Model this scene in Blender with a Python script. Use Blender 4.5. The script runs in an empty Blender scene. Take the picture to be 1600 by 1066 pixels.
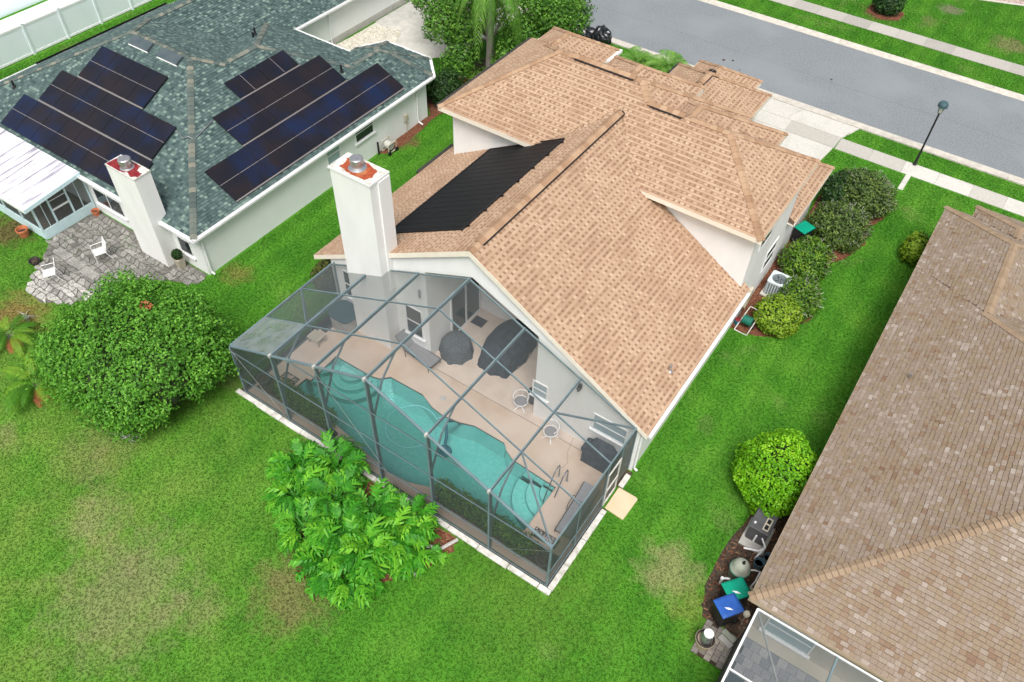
import bpy, bmesh, math, random
import numpy as np
from mathutils import Vector, Matrix, noise as mnoise
from mathutils.geometry import tessellate_polygon
random.seed(7)
RNG = np.random.default_rng(11)
R = math.radians
scene = bpy.context.scene
COL = scene.collection

# ------------------------------------------------------------------ camera
cam_d = bpy.data.cameras.new('camera')
cam_d.sensor_fit = 'HORIZONTAL'; cam_d.sensor_width = 36.0
cam_d.lens = 36.0 * 1250.93 / 1600.0
cam_d.clip_start = 0.1; cam_d.clip_end = 2000
cam = bpy.data.objects.new('camera', cam_d); COL.objects.link(cam)
CAM = Vector((0, 0, 25.0))
PITCH, ROLL, YAW = 0.844128769, 0.0384503710, -0.569286679
_f = Vector((math.sin(YAW)*math.cos(PITCH), math.cos(YAW)*math.cos(PITCH), -math.sin(PITCH)))
_r0 = Vector((math.cos(YAW), -math.sin(YAW), 0)); _u0 = _r0.cross(_f)
_r = math.cos(ROLL)*_r0 + math.sin(ROLL)*_u0
_u = -math.sin(ROLL)*_r0 + math.cos(ROLL)*_u0
cam.matrix_world = Matrix(((_r.x, _u.x, -_f.x, CAM.x), (_r.y, _u.y, -_f.y, CAM.y), (_r.z, _u.z, -_f.z, CAM.z), (0, 0, 0, 1)))
scene.camera = cam

# ------------------------------------------------------------------ sky and sun (bright overcast)
SUN_EL, SUN_AZ = R(60), R(150)          # azimuth from +Y towards +X
w = bpy.data.worlds.new('World'); scene.world = w; w.use_nodes = True
nt = w.node_tree; bg = nt.nodes['Background']
sky = nt.nodes.new('ShaderNodeTexSky'); sky.sky_type = 'NISHITA'; sky.sun_disc = False
sky.sun_elevation = SUN_EL; sky.sun_rotation = SUN_AZ
sky.air_density = 1.0; sky.dust_density = 6.0; sky.ozone_density = 1.0
hsv = nt.nodes.new('ShaderNodeHueSaturation'); hsv.inputs['Saturation'].default_value = 0.35
nt.links.new(sky.outputs[0], hsv.inputs['Color']); nt.links.new(hsv.outputs[0], bg.inputs['Color'])
bg.inputs['Strength'].default_value = 0.128
sun_d = bpy.data.lights.new('sun', 'SUN'); sun_d.energy = 1.95; sun_d.angle = R(26); sun_d.color = (1.0, 0.97, 0.93)
sun = bpy.data.objects.new('sun', sun_d); COL.objects.link(sun)
_sd = Vector((math.sin(SUN_AZ)*math.cos(SUN_EL), math.cos(SUN_AZ)*math.cos(SUN_EL), math.sin(SUN_EL)))
sun.rotation_euler = _sd.to_track_quat('Z', 'Y').to_euler(); sun.location = (0, 0, 60)
scene.view_settings.view_transform = 'Standard'; scene.view_settings.look = 'None'
scene.view_settings.gamma = 1; scene.view_settings.use_curve_mapping = False
scene.view_settings.exposure = 0.38
scene.render.engine = 'CYCLES'
scene.cycles.max_bounces = 8; scene.cycles.transparent_max_bounces = 24
scene.cycles.use_denoising = True
scene.cycles.caustics_reflective = False; scene.cycles.caustics_refractive = False

# ------------------------------------------------------------------ helpers
ORG = {}
def thing(name, label, cat, loc=(0, 0, 0), group=None, rot=0.0, local=False):
    o = bpy.data.objects.new(name, None); COL.objects.link(o); o.empty_display_size = 0.2
    o.location = loc; o.rotation_euler = (0, 0, rot)
    tag(o, label, cat, group)
    ORG[o] = Vector((0, 0, 0)) if local else Vector(loc)
    return o
def tag(o, label, cat, group=None):
    o['label'] = label; o['category'] = cat
    if group: o['group'] = group
    return o
def copy_tree(o, parent=None):
    c = o.copy(); COL.objects.link(c)
    if parent is not None: c.parent = parent
    for ch in list(o.children): copy_tree(ch, c)
    return c

class MB:
    def __init__(s): s.v = []; s.f = []; s.m = []; s.t = []
    def add(s, vs, fs, mi=0, tone=0.5):
        b = len(s.v); s.v.extend([tuple(p) for p in vs])
        for f in fs:
            s.f.append([b+i for i in f]); s.m.append(mi); s.t.append(tone)
        return s
    def box(s, a, b, mi=0, tone=0.5):
        x0, y0, z0 = a; x1, y1, z1 = b
        return s.add([(x0,y0,z0),(x1,y0,z0),(x1,y1,z0),(x0,y1,z0),(x0,y0,z1),(x1,y0,z1),(x1,y1,z1),(x0,y1,z1)],
              [(0,3,2,1),(4,5,6,7),(0,1,5,4),(1,2,6,5),(2,3,7,6),(3,0,4,7)], mi, tone)
    def obox(s, c, ax, ay, az, mi=0, tone=0.5):    # centre, half-axis vectors
        c = Vector(c); ax = Vector(ax); ay = Vector(ay); az = Vector(az); vs = []
        for k in (-1, 1):
            for (i, j) in ((-1,-1),(1,-1),(1,1),(-1,1)): vs.append(c+ax*i+ay*j+az*k)
        return s.add(vs, [(0,3,2,1),(4,5,6,7),(0,1,5,4),(1,2,6,5),(2,3,7,6),(3,0,4,7)], mi, tone)
    def bar(s, p, q, wd, ht, mi=0, up=(0, 0, 1), tone=0.5):   # rectangular bar p..q, width across, height along up
        p = Vector(p); q = Vector(q); d = q-p; L = d.length; d.normalize(); up = Vector(up)
        sx = d.cross(up)
        if sx.length < 1e-4: sx = d.cross(Vector((0, 1, 0)))
        sx.normalize(); uz = sx.cross(d)
        return s.obox((p+q)/2, d*L/2, sx*wd/2, uz*ht/2, mi, tone)
    def tube(s, pts, r, n=6, mi=0, closed=False, cap=True, tone=0.5):
        pts = [Vector(p) for p in pts]; N = len(pts); rs = r if isinstance(r, (list, tuple)) else [r]*N
        rings = []; prev = None
        for i, p in enumerate(pts):
            if closed: d = pts[(i+1) % N]-pts[i-1]
            else: d = pts[min(i+1, N-1)]-pts[max(i-1, 0)]
            d.normalize()
            if prev is None:
                a = d.cross(Vector((0, 0, 1)))
                if a.length < 1e-3: a = d.cross(Vector((1, 0, 0)))
            else: a = prev-d*prev.dot(d)
            a.normalize(); prev = a; b = d.cross(a)
            rings.append([p+(a*math.cos(2*math.pi*k/n)+b*math.sin(2*math.pi*k/n))*rs[i] for k in range(n)])
        vs = [v for rg in rings for v in rg]; fs = []
        for i in range(N if closed else N-1):
            j = (i+1) % N
            for k in range(n): fs.append((i*n+k, i*n+(k+1) % n, j*n+(k+1) % n, j*n+k))
        if cap and not closed: fs.append(tuple(range(n))[::-1]); fs.append(tuple((N-1)*n+k for k in range(n)))
        return s.add(vs, fs, mi, tone)
    def lathe(s, prof, c=(0, 0, 0), n=16, mi=0, sx=1, sy=1, tone=0.5):
        c = Vector(c); vs = []; fs = []
        for (r, z) in prof:
            for k in range(n):
                a = 2*math.pi*k/n; vs.append(c+Vector((r*math.cos(a)*sx, r*math.sin(a)*sy, z)))
        for i in range(len(prof)-1):
            for k in range(n): fs.append((i*n+k, i*n+(k+1) % n, (i+1)*n+(k+1) % n, (i+1)*n+k))
        fs.append(tuple(range(n))[::-1]); fs.append(tuple((len(prof)-1)*n+k for k in range(n)))
        return s.add(vs, fs, mi, tone)
    def prism(s, poly, z0, z1, mi=0, tone=0.5):
        n = len(poly); vs = [(p[0], p[1], z0) for p in poly]+[(p[0], p[1], z1) for p in poly]
        ar = sum(poly[i][0]*poly[(i+1) % n][1]-poly[(i+1) % n][0]*poly[i][1] for i in range(n))
        fs = [tuple(range(n))[::-1], tuple(range(n, 2*n))]+[(i, (i+1) % n, n+(i+1) % n, n+i) for i in range(n)]
        if ar < 0: fs = [f[::-1] for f in fs]
        return s.add(vs, fs, mi, tone)
    def extrude(s, poly3, d, mi=0, tone=0.5):       # planar 3-D polygon pushed along d
        n = len(poly3); d = Vector(d); a = [Vector(p) for p in poly3]; b = [p+d for p in a]
        fs = [tuple(range(n))[::-1], tuple(range(n, 2*n))]+[(i, (i+1) % n, n+(i+1) % n, n+i) for i in range(n)]
        nn = Vector((0, 0, 0))
        for i in range(n): nn += a[i].cross(a[(i+1) % n])
        if nn.dot(d) < 0: fs = [f[::-1] for f in fs]
        return s.add(a+b, fs, mi, tone)
    def sheet(s, loops, z, mi=0, tone=0.5):         # flat polygon with holes
        lp = [[Vector((p[0], p[1], z)) for p in l] for l in loops]
        flat = [p for l in lp for p in l]
        tris = []
        for t in tessellate_polygon(lp):
            a, b, c = (flat[i] for i in t)
            tris.append(t if (b-a).cross(c-a).z > 0 else t[::-1])
        return s.add(flat, tris, mi, tone)
    def build(s, name, mat, parent=None, smooth=False, kind=None, world=False, org=None):
        o0 = ORG.get(parent, Vector((0, 0, 0))) if parent is not None else (Vector(org) if org is not None else Vector((0, 0, 0)))
        me = bpy.data.meshes.new(name)
        me.from_pydata([(x-o0.x, y-o0.y, z-o0.z) for (x, y, z) in s.v], [], s.f)
        for m_ in (mat if isinstance(mat, (list, tuple)) else [mat]): me.materials.append(m_)
        me.polygons.foreach_set('material_index', s.m)
        if smooth: me.polygons.foreach_set('use_smooth', [True]*len(s.f))
        at = me.attributes.new('tone', 'FLOAT', 'FACE'); at.data.foreach_set('value', s.t)
        me.update()
        ob = bpy.data.objects.new(name, me); COL.objects.link(ob)
        if parent is not None: ob.parent = parent
        elif org is not None: ob.location = o0
        ORG[ob] = o0
        if kind: ob['kind'] = kind
        return ob
def bevel(o, wd=0.01, seg=2):
    m = o.modifiers.new('bevel', 'BEVEL'); m.width = wd; m.segments = seg; m.limit_method = 'ANGLE'
    return o

# ------------------------------------------------------------------ materials
def ramp(nt, stops):
    n = nt.nodes.new('ShaderNodeValToRGB'); e = n.color_ramp.elements
    while len(e) < len(stops): e.new(0.5)
    for i, (p, c) in enumerate(stops): e[i].position = p; e[i].color = (c[0], c[1], c[2], 1)
    return n
def mat(name, c1, c2=None, rough=0.7, scale=6.0, bump=0.0, bscale=None, metal=0.0, detail=4, spec=0.3, lo=0.35, hi=0.65, c3=None, s3=0.6, lo3=0.55, hi3=0.7, stretch=None):
    m = bpy.data.materials.new(name); m.use_nodes = True; t = m.node_tree; b = t.nodes['Principled BSDF']
    b.inputs['Roughness'].default_value = rough; b.inputs['Metallic'].default_value = metal
    b.inputs['Specular IOR Level'].default_value = spec
    pos = t.nodes.new('ShaderNodeNewGeometry'); vec = pos.outputs['Position']
    if stretch:
        mp = t.nodes.new('ShaderNodeMapping'); mp.inputs['Scale'].default_value = stretch
        t.links.new(vec, mp.inputs['Vector']); vec = mp.outputs[0]
    col = None
    if c2 is not None:
        nz = t.nodes.new('ShaderNodeTexNoise'); nz.inputs['Scale'].default_value = scale; nz.inputs['Detail'].default_value = detail
        t.links.new(vec, nz.inputs['Vector'])
        rp = ramp(t, [(lo, c1), (hi, c2)]); t.links.new(nz.outputs['Fac'], rp.inputs[0]); col = rp.outputs[0]
        if c3 is not None:
            n3 = t.nodes.new('ShaderNodeTexNoise'); n3.inputs['Scale'].default_value = s3; n3.inputs['Detail'].default_value = 5
            t.links.new(vec, n3.inputs['Vector'])
            r3 = ramp(t, [(lo3, (0, 0, 0)), (hi3, (1, 1, 1))]); t.links.new(n3.outputs['Fac'], r3.inputs[0])
            mx = t.nodes.new('ShaderNodeMix'); mx.data_type = 'RGBA'
            t.links.new(r3.outputs[0], mx.inputs[0]); t.links.new(col, mx.inputs[6]); mx.inputs[7].default_value = (*c3, 1); col = mx.outputs[2]
        t.links.new(col, b.inputs['Base Color'])
    else: b.inputs['Base Color'].default_value = (*c1, 1)
    if bump:
        nb = t.nodes.new('ShaderNodeTexNoise'); nb.inputs['Scale'].default_value = bscale or scale*4; nb.inputs['Detail'].default_value = 5
        t.links.new(vec, nb.inputs['Vector'])
        bp = t.nodes.new('ShaderNodeBump'); bp.inputs['Strength'].default_value = bump; bp.inputs['Distance'].default_value = 0.02
        t.links.new(nb.outputs['Fac'], bp.inputs['Height']); t.links.new(bp.outputs[0], b.inputs['Normal'])
    return m
def tone_mat(name, stops, rough=0.85, grain=0.25, gscale=60, transl=0.0, big=0.0, bigc=(0.2, 0.2, 0.2), bigs=0.4, spec=0.25):
    """colour of each piece from its own 'tone' value, with grain and optional large stains"""
    m = bpy.data.materials.new(name); m.use_nodes = True; t = m.node_tree; b = t.nodes['Principled BSDF']
    b.inputs['Roughness'].default_value = rough; b.inputs['Specular IOR Level'].default_value = spec
    a = t.nodes.new('ShaderNodeAttribute'); a.attribute_name = 'tone'
    rp = ramp(t, stops); t.links.new(a.outputs['Fac'], rp.inputs[0]); col = rp.outputs[0]
    pos = t.nodes.new('ShaderNodeNewGeometry')
    if grain:
        nz = t.nodes.new('ShaderNodeTexNoise'); nz.inputs['Scale'].default_value = gscale; nz.inputs['Detail'].default_value = 3
        t.links.new(pos.outputs['Position'], nz.inputs['Vector'])
        mr = t.nodes.new('ShaderNodeMapRange'); mr.inputs[1].default_value = 0.3; mr.inputs[2].default_value = 0.7
        mr.inputs[3].default_value = 1-grain; mr.inputs[4].default_value = 1+grain
        t.links.new(nz.outputs['Fac'], mr.inputs[0])
        mx = t.nodes.new('ShaderNodeMix'); mx.data_type = 'RGBA'; mx.blend_type = 'MULTIPLY'; mx.inputs[0].default_value = 1
        t.links.new(col, mx.inputs[6]); t.links.new(mr.outputs[0], mx.inputs[7]); col = mx.outputs[2]
    if big:
        nz = t.nodes.new('ShaderNodeTexNoise'); nz.inputs['Scale'].default_value = bigs; nz.inputs['Detail'].default_value = 6
        t.links.new(pos.outputs['Position'], nz.inputs['Vector'])
        r2 = ramp(t, [(0.5, (0, 0, 0)), (0.72, (big, big, big))]); t.links.new(nz.outputs['Fac'], r2.inputs[0])
        mx = t.nodes.new('ShaderNodeMix'); mx.data_type = 'RGBA'; t.links.new(r2.outputs[0], mx.inputs[0])
        t.links.new(col, mx.inputs[6]); mx.inputs[7].default_value = (*bigc, 1); col = mx.outputs[2]
    t.links.new(col, b.inputs['Base Color'])
    if transl:
        tr = t.nodes.new('ShaderNodeBsdfTranslucent'); t.links.new(col, tr.inputs['Color'])
        ms = t.nodes.new('ShaderNodeMixShader'); ms.inputs[0].default_value = transl
        t.links.new(b.outputs[0], ms.inputs[1]); t.links.new(tr.outputs[0], ms.inputs[2])
        t.links.new(ms.outputs[0], t.nodes['Material Output'].inputs['Surface'])
    return m
def screen_mat(name, col, dens, dirt=0.0):
    """woven insect screen: the weave covers more of the view the flatter one looks along it"""
    m = bpy.data.materials.new(name); m.use_nodes = True; t = m.node_tree; b = t.nodes['Principled BSDF']
    b.inputs['Base Color'].default_value = (*col, 1); b.inputs['Roughness'].default_value = 0.6
    g = t.nodes.new('ShaderNodeNewGeometry')
    dt = t.nodes.new('ShaderNodeVectorMath'); dt.operation = 'DOT_PRODUCT'
    t.links.new(g.outputs['Normal'], dt.inputs[0]); t.links.new(g.outputs['Incoming'], dt.inputs[1])
    ab = t.nodes.new('ShaderNodeMath'); ab.operation = 'ABSOLUTE'; t.links.new(dt.outputs['Value'], ab.inputs[0])
    mxm = t.nodes.new('ShaderNodeMath'); mxm.operation = 'MAXIMUM'; mxm.inputs[1].default_value = 0.12; t.links.new(ab.outputs[0], mxm.inputs[0])
    iv = t.nodes.new('ShaderNodeMath'); iv.operation = 'DIVIDE'; iv.inputs[0].default_value = 1.0; t.links.new(mxm.outputs[0], iv.inputs[1])
    base = t.nodes.new('ShaderNodeValue'); base.outputs[0].default_value = 1-dens; bo = base.outputs[0]
    if dirt:
        nz = t.nodes.new('ShaderNodeTexNoise'); nz.inputs['Scale'].default_value = 2.2; nz.inputs['Detail'].default_value = 6
        t.links.new(g.outputs['Position'], nz.inputs['Vector'])
        mr = t.nodes.new('ShaderNodeMapRange'); mr.inputs[1].default_value = 0.35; mr.inputs[2].default_value = 0.75
        mr.inputs[3].default_value = 1-dens; mr.inputs[4].default_value = 1-dens-dirt
        t.links.new(nz.outputs['Fac'], mr.inputs[0]); bo = mr.outputs[0]
    pw = t.nodes.new('ShaderNodeMath'); pw.operation = 'POWER'; t.links.new(bo, pw.inputs[0]); t.links.new(iv.outputs[0], pw.inputs[1])
    tr = t.nodes.new('ShaderNodeBsdfTransparent'); ms = t.nodes.new('ShaderNodeMixShader')
    t.links.new(pw.outputs[0], ms.inputs[0]); t.links.new(b.outputs[0], ms.inputs[1]); t.links.new(tr.outputs[0], ms.inputs[2])
    t.links.new(ms.outputs[0], t.nodes['Material Output'].inputs['Surface'])
    return m

M = {}
M['stucco'] = mat('white_stucco', (0.78, 0.78, 0.765), (0.83, 0.83, 0.815), 0.85, 1.5, 0.15, 70, c3=(0.66, 0.66, 0.63), s3=0.55, lo3=0.58, hi3=0.85, stretch=(1, 1, 0.35))
M['stucco_green'] = mat('pale_green_stucco', (0.80, 0.83, 0.81), (0.83, 0.86, 0.84), 0.85, 1.2, 0.12, 90)
M['stucco_beige'] = mat('beige_stucco', (0.50, 0.44, 0.35), (0.56, 0.5, 0.4), 0.85, 1.2, 0.12, 90)
M['trim'] = mat('cream_trim', (0.80, 0.72, 0.60), (0.84, 0.77, 0.66), 0.6, 3)
M['white'] = mat('white_paint', (0.82, 0.82, 0.82), (0.78, 0.79, 0.79), 0.5, 4)
M['white_old'] = mat('weathered_white_paint', (0.66, 0.65, 0.61), (0.44, 0.42, 0.37), 0.8, 5, 0.2, 40, lo=0.4, hi=0.7)
M['tan_trim'] = mat('tan_fascia', (0.46, 0.36, 0.26), (0.52, 0.42, 0.31), 0.6, 5)
M['dark_metal'] = mat('dark_bronze_metal', (0.035, 0.033, 0.03), (0.05, 0.046, 0.04), 0.5, 8)
M['black'] = mat('black_plastic', (0.012, 0.012, 0.013), (0.02, 0.02, 0.022), 0.45, 10)
M['frame'] = mat('blue_grey_aluminium', (0.125, 0.18, 0.20), (0.165, 0.23, 0.25), 0.5, 2.0)
M['glass'] = mat('dark_window_glass', (0.03, 0.04, 0.045), None, 0.06, spec=0.6)
M['glass_blue'] = mat('blinds_behind_glass', (0.36, 0.45, 0.48), (0.3, 0.4, 0.43), 0.15, 2, spec=0.6)
M['steel'] = mat('galvanised_steel', (0.55, 0.56, 0.57), (0.42, 0.43, 0.44), 0.35, 12, metal=0.8)
M['rust'] = mat('rusty_red_cap', (0.40, 0.085, 0.03), (0.26, 0.05, 0.025), 0.85, 7, 0.3, c3=(0.45, 0.17, 0.07), s3=3.0, lo3=0.5, hi3=0.7)
M['maroon'] = mat('maroon_cap', (0.17, 0.01, 0.018), (0.25, 0.03, 0.03), 0.75, 5, 0.2)
M['asphalt'] = mat('asphalt', (0.145, 0.165, 0.178), (0.235, 0.255, 0.268), 0.9, 14, 0.35, 90, detail=8, c3=(0.228, 0.249, 0.262), s3=0.25, lo3=0.45, hi3=0.75)
M['concrete'] = mat('pale_concrete', (0.50, 0.485, 0.435), (0.58, 0.565, 0.51), 0.9, 3, 0.15, 80, c3=(0.42, 0.405, 0.36), s3=0.8, lo3=0.55, hi3=0.8)
M['concrete_old'] = mat('grey_old_concrete', (0.42, 0.41, 0.38), (0.5, 0.49, 0.45), 0.9, 2.5, 0.2, 70, c3=(0.30, 0.30, 0.27), s3=0.7, lo3=0.55, hi3=0.8)
M['kerb'] = mat('kerb_concrete', (0.46, 0.43, 0.375), (0.56, 0.53, 0.465), 0.9, 3, 0.15, 80)
M['deck'] = mat('tan_pool_deck', (0.52, 0.395, 0.30), (0.58, 0.45, 0.35), 0.85, 1.3, 0.2, 60, c3=(0.60, 0.50, 0.42), s3=0.35, lo3=0.42, hi3=0.62)
M['deck_pale'] = mat('pale_pink_deck', (0.56, 0.46, 0.385), (0.63, 0.53, 0.45), 0.85, 1.6, 0.15, 60)
M['step'] = mat('cream_pad', (0.62, 0.47, 0.31), (0.68, 0.52, 0.36), 0.8, 2, 0.1, 50)
M['plaster'] = mat('teal_pool_plaster', (0.26, 0.72, 0.66), (0.35, 0.80, 0.74), 0.6, 7, 0.0, c3=(0.22, 0.68, 0.62), s3=0.6)
M['plaster_edge'] = mat('step_edge_plaster', (0.12, 0.42, 0.40), None, 0.6)
M['joint'] = mat('dark_joint', (0.10, 0.095, 0.082), (0.17, 0.16, 0.14), 0.95, 6)
M['tile'] = mat('dark_waterline_tile', (0.10, 0.13, 0.13), (0.14, 0.17, 0.165), 0.4, 14)
M['mulch'] = mat('red_brown_mulch', (0.10, 0.035, 0.018), (0.22, 0.09, 0.05), 0.95, 14, 0.8, 30, detail=8)
M['soil'] = mat('dark_soil', (0.035, 0.025, 0.018), (0.09, 0.065, 0.045), 0.95, 10, 0.6, 30)
M['bark'] = mat('grey_bark', (0.16, 0.14, 0.12), (0.26, 0.235, 0.2), 0.9, 8, 0.5, 20, stretch=(1, 1, 0.3))
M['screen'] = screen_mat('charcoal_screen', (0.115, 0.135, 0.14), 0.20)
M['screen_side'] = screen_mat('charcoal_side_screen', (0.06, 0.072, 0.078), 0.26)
M['screen_slate'] = screen_mat('slate_screen', (0.09, 0.125, 0.135), 0.40)
M['screen_dusty'] = screen_mat('dusty_screen', (0.26, 0.30, 0.30), 0.20, 0.26)
M['heater'] = mat('black_pool_heater_mat', (0.006, 0.006, 0.007), (0.011, 0.011, 0.012), 0.55, 3, 0.3, 40, stretch=(0.4, 8, 1))
M['cell'] = mat('solar_cells', (0.005, 0.006, 0.013), (0.013, 0.009, 0.011), 0.18, 0.7, spec=0.5, detail=1, c3=(0.004, 0.012, 0.045), s3=0.55, lo3=0.5, hi3=0.72)
M['panel_line'] = mat('panel_rail', (0.21, 0.19, 0.19), None, 0.4)
M['fabric'] = mat('charcoal_cover_cloth', (0.030, 0.037, 0.047), (0.05, 0.06, 0.072), 0.9, 4, 0.5, 30)
M['fabric_grey'] = mat('grey_cover_cloth', (0.075, 0.085, 0.095), (0.115, 0.13, 0.14), 0.9, 12, 0.6, 25)
M['sling'] = mat('grey_sling', (0.22, 0.22, 0.23), (0.27, 0.27, 0.28), 0.8, 20)
M['spa_cover'] = mat('teal_vinyl_cover', (0.03, 0.07, 0.085), (0.045, 0.09, 0.105), 0.5, 3)
M['spa_side'] = mat('grey_spa_cabinet', (0.30, 0.29, 0.27), (0.35, 0.34, 0.32), 0.6, 6)
M['felt_line'] = mat('roof_shadow_line', (0.05, 0.04, 0.03), None, 0.95)
M['terracotta'] = mat('terracotta', (0.46, 0.14, 0.06), (0.54, 0.19, 0.09), 0.8, 8)
M['bin_green'] = mat('green_bin_lid', (0.0, 0.26, 0.16), (0.0, 0.30, 0.19), 0.4, 4)
M['bin_blue'] = mat('blue_bin_lid', (0.02, 0.09, 0.36), (0.03, 0.11, 0.42), 0.4, 4)
M['bag'] = mat('black_bag_plastic', (0.012, 0.014, 0.018), None, 0.25, spec=0.6)
M['tank'] = mat('grey_green_tank', (0.32, 0.35, 0.28), (0.38, 0.40, 0.33), 0.5, 5)
M['tank_band'] = mat('green_band', (0.12, 0.26, 0.2), None, 0.5)
M['heatpump'] = mat('dark_grey_enamel', (0.075, 0.075, 0.08), (0.1, 0.1, 0.105), 0.5, 5)
M['pvc'] = mat('white_pvc', (0.8, 0.8, 0.8), None, 0.35)
M['bucket'] = mat('blue_grey_bucket', (0.12, 0.19, 0.24), None, 0.5)
M['ac'] = mat('pale_ac_cabinet', (0.60, 0.66, 0.68), (0.54, 0.6, 0.62), 0.5, 6)
M['ac_fin'] = mat('grey_ac_fins', (0.17, 0.21, 0.22), (0.22, 0.26, 0.27), 0.5, 6)
M['reel'] = mat('green_hose_box', (0.01, 0.13, 0.09), None, 0.5)
M['beige'] = mat('beige_plastic', (0.50, 0.45, 0.36), None, 0.6)
M['corr'] = mat('streaked_white_panel', (0.82, 0.82, 0.84), (0.72, 0.72, 0.77), 0.5, 3, c3=(0.30, 0.28, 0.34), s3=1.6, lo3=0.50, hi3=0.66, stretch=(3.6, 0.30, 1))
M['sky_blue'] = mat('pale_blue_trim', (0.55, 0.72, 0.76), (0.6, 0.76, 0.79), 0.6, 4)
M['vinyl'] = mat('white_vinyl', (0.74, 0.82, 0.85), (0.78, 0.84, 0.87), 0.5, 1.2)
M['hose_blue'] = mat('light_blue_hose', (0.22, 0.66, 0.68), None, 0.4)
M['cleaner'] = mat('teal_blue_cleaner', (0.01, 0.16, 0.22), None, 0.4)
M['rail_steel'] = mat('dark_polished_rail', (0.20, 0.22, 0.26), None, 0.25, metal=0.7)
M['doormat'] = mat('dark_doormat', (0.025, 0.026, 0.033), (0.04, 0.04, 0.05), 0.95, 40)
M['line'] = mat('deck_joint', (0.2, 0.16, 0.13), None, 0.9)
M['vent'] = mat('dark_skylight', (0.06, 0.085, 0.095), (0.08, 0.105, 0.115), 0.3, 3)
M['leaf_dead'] = mat('dead_grey_branch', (0.40, 0.38, 0.36), (0.52, 0.5, 0.48), 0.9, 20)
M['lamp_glass'] = mat('frosted_lamp_glass', (0.62, 0.62, 0.58), None, 0.3)
M['lamp_top'] = mat('teal_grey_lamp_hood', (0.05, 0.095, 0.115), None, 0.4)
M['pink'] = mat('pink_planter', (0.62, 0.42, 0.44), (0.7, 0.52, 0.52), 0.8, 8)

M['sh_main'] = tone_mat('tan_shingle', [(0.0, (0.225, 0.132, 0.084)), (0.3, (0.275, 0.168, 0.108)), (0.55, (0.35, 0.228, 0.150)), (0.8, (0.42, 0.288, 0.193)), (1.0, (0.485, 0.35, 0.245))], 0.9, 0.16, 55, big=0.2, bigc=(0.29, 0.18, 0.115), bigs=1.0)
M['sh_cap'] = tone_mat('ochre_ridge_cap', [(0.0, (0.29, 0.178, 0.108)), (0.5, (0.355, 0.228, 0.142)), (1.0, (0.415, 0.282, 0.183))], 0.9, 0.2, 55)
M['sh_right'] = tone_mat('mixed_brown_shingle', [(0.0, (0.185, 0.117, 0.076)), (0.2, (0.22, 0.15, 0.10)), (0.38, (0.245, 0.19, 0.128)), (0.55, (0.242, 0.187, 0.142)), (0.75, (0.275, 0.222, 0.176)), (1.0, (0.355, 0.305, 0.262))], 0.9, 0.22, 45)
M['sh_rcap'] = tone_mat('tan_hip_cap', [(0.0, (0.25, 0.18, 0.118)), (1.0, (0.305, 0.226, 0.152))], 0.9, 0.2, 50)
M['sh_left'] = tone_mat('green_grey_shingle', [(0.0, (0.038, 0.065, 0.066)), (0.4, (0.068, 0.108, 0.103)), (0.7, (0.105, 0.155, 0.143)), (1.0, (0.185, 0.26, 0.225))], 0.9, 0.25, 50)
M['sh_lcap'] = tone_mat('weathered_hip_cap', [(0.0, (0.065, 0.092, 0.088)), (0.5, (0.115, 0.138, 0.122)), (1.0, (0.205, 0.205, 0.165))], 0.9, 0.2, 50)
M['sh_base'] = mat('roof_felt', (0.27, 0.175, 0.11), (0.34, 0.225, 0.145), 0.95, 8)
M['sh_base_l'] = mat('green_roof_felt', (0.05, 0.075, 0.075), None, 0.95)
M['sh_base_r'] = mat('brown_roof_felt', (0.12, 0.088, 0.066), None, 0.95)
M['stone'] = tone_mat('patio_stone', [(0.0, (0.14, 0.137, 0.122)), (0.5, (0.27, 0.262, 0.24)), (1.0, (0.50, 0.485, 0.45))], 0.9, 0.35, 14, big=0.9, bigc=(0.085, 0.083, 0.075), bigs=0.8)
M['paver'] = tone_mat('grey_paver', [(0.0, (0.20, 0.185, 0.165)), (0.5, (0.28, 0.255, 0.225)), (1.0, (0.37, 0.33, 0.285))], 0.9, 0.2, 30)
M['paver_dark'] = tone_mat('slate_paver', [(0.0, (0.22, 0.21, 0.225)), (0.5, (0.31, 0.29, 0.295)), (1.0, (0.4, 0.375, 0.36))], 0.9, 0.2, 30)
M['slab'] = tone_mat('walk_slab', [(0.0, (0.33, 0.315, 0.285)), (0.5, (0.43, 0.41, 0.37)), (1.0, (0.56, 0.545, 0.50))], 0.9, 0.1, 12, big=0.4, bigc=(0.40, 0.385, 0.34), bigs=0.9)
M['pebble'] = tone_mat('white_pebble', [(0.0, (0.4, 0.36, 0.28)), (1.0, (0.72, 0.70, 0.60))], 0.8, 0.15, 20)
M['chip'] = tone_mat('mulch_chip', [(0.0, (0.07, 0.025, 0.015)), (0.6, (0.19, 0.075, 0.04)), (1.0, (0.32, 0.17, 0.10))], 0.95, 0.1, 40)
def foliage(name, dark, mid, light, tr=0.25):
    return tone_mat(name, [(0.0, dark), (0.5, mid), (1.0, light)], 0.55, 0.12, 8, transl=tr, spec=0.35)
M['f_tree'] = foliage('round_tree_leaf', (0.04, 0.14, 0.012), (0.10, 0.30, 0.025), (0.19, 0.45, 0.05))
M['f_lime'] = foliage('lime_hedge_leaf', (0.07, 0.24, 0.004), (0.16, 0.44, 0.006), (0.30, 0.60, 0.02))
M['f_olive'] = foliage('olive_shrub_leaf', (0.035, 0.068, 0.014), (0.085, 0.15, 0.028), (0.17, 0.255, 0.05))
M['f_hedge'] = foliage('mid_hedge_leaf', (0.03, 0.085, 0.008), (0.085, 0.20, 0.014), (0.20, 0.35, 0.03))
M['f_yellow'] = foliage('yellow_green_leaf', (0.08, 0.16, 0.008), (0.19, 0.33, 0.015), (0.33, 0.46, 0.04))
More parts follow.
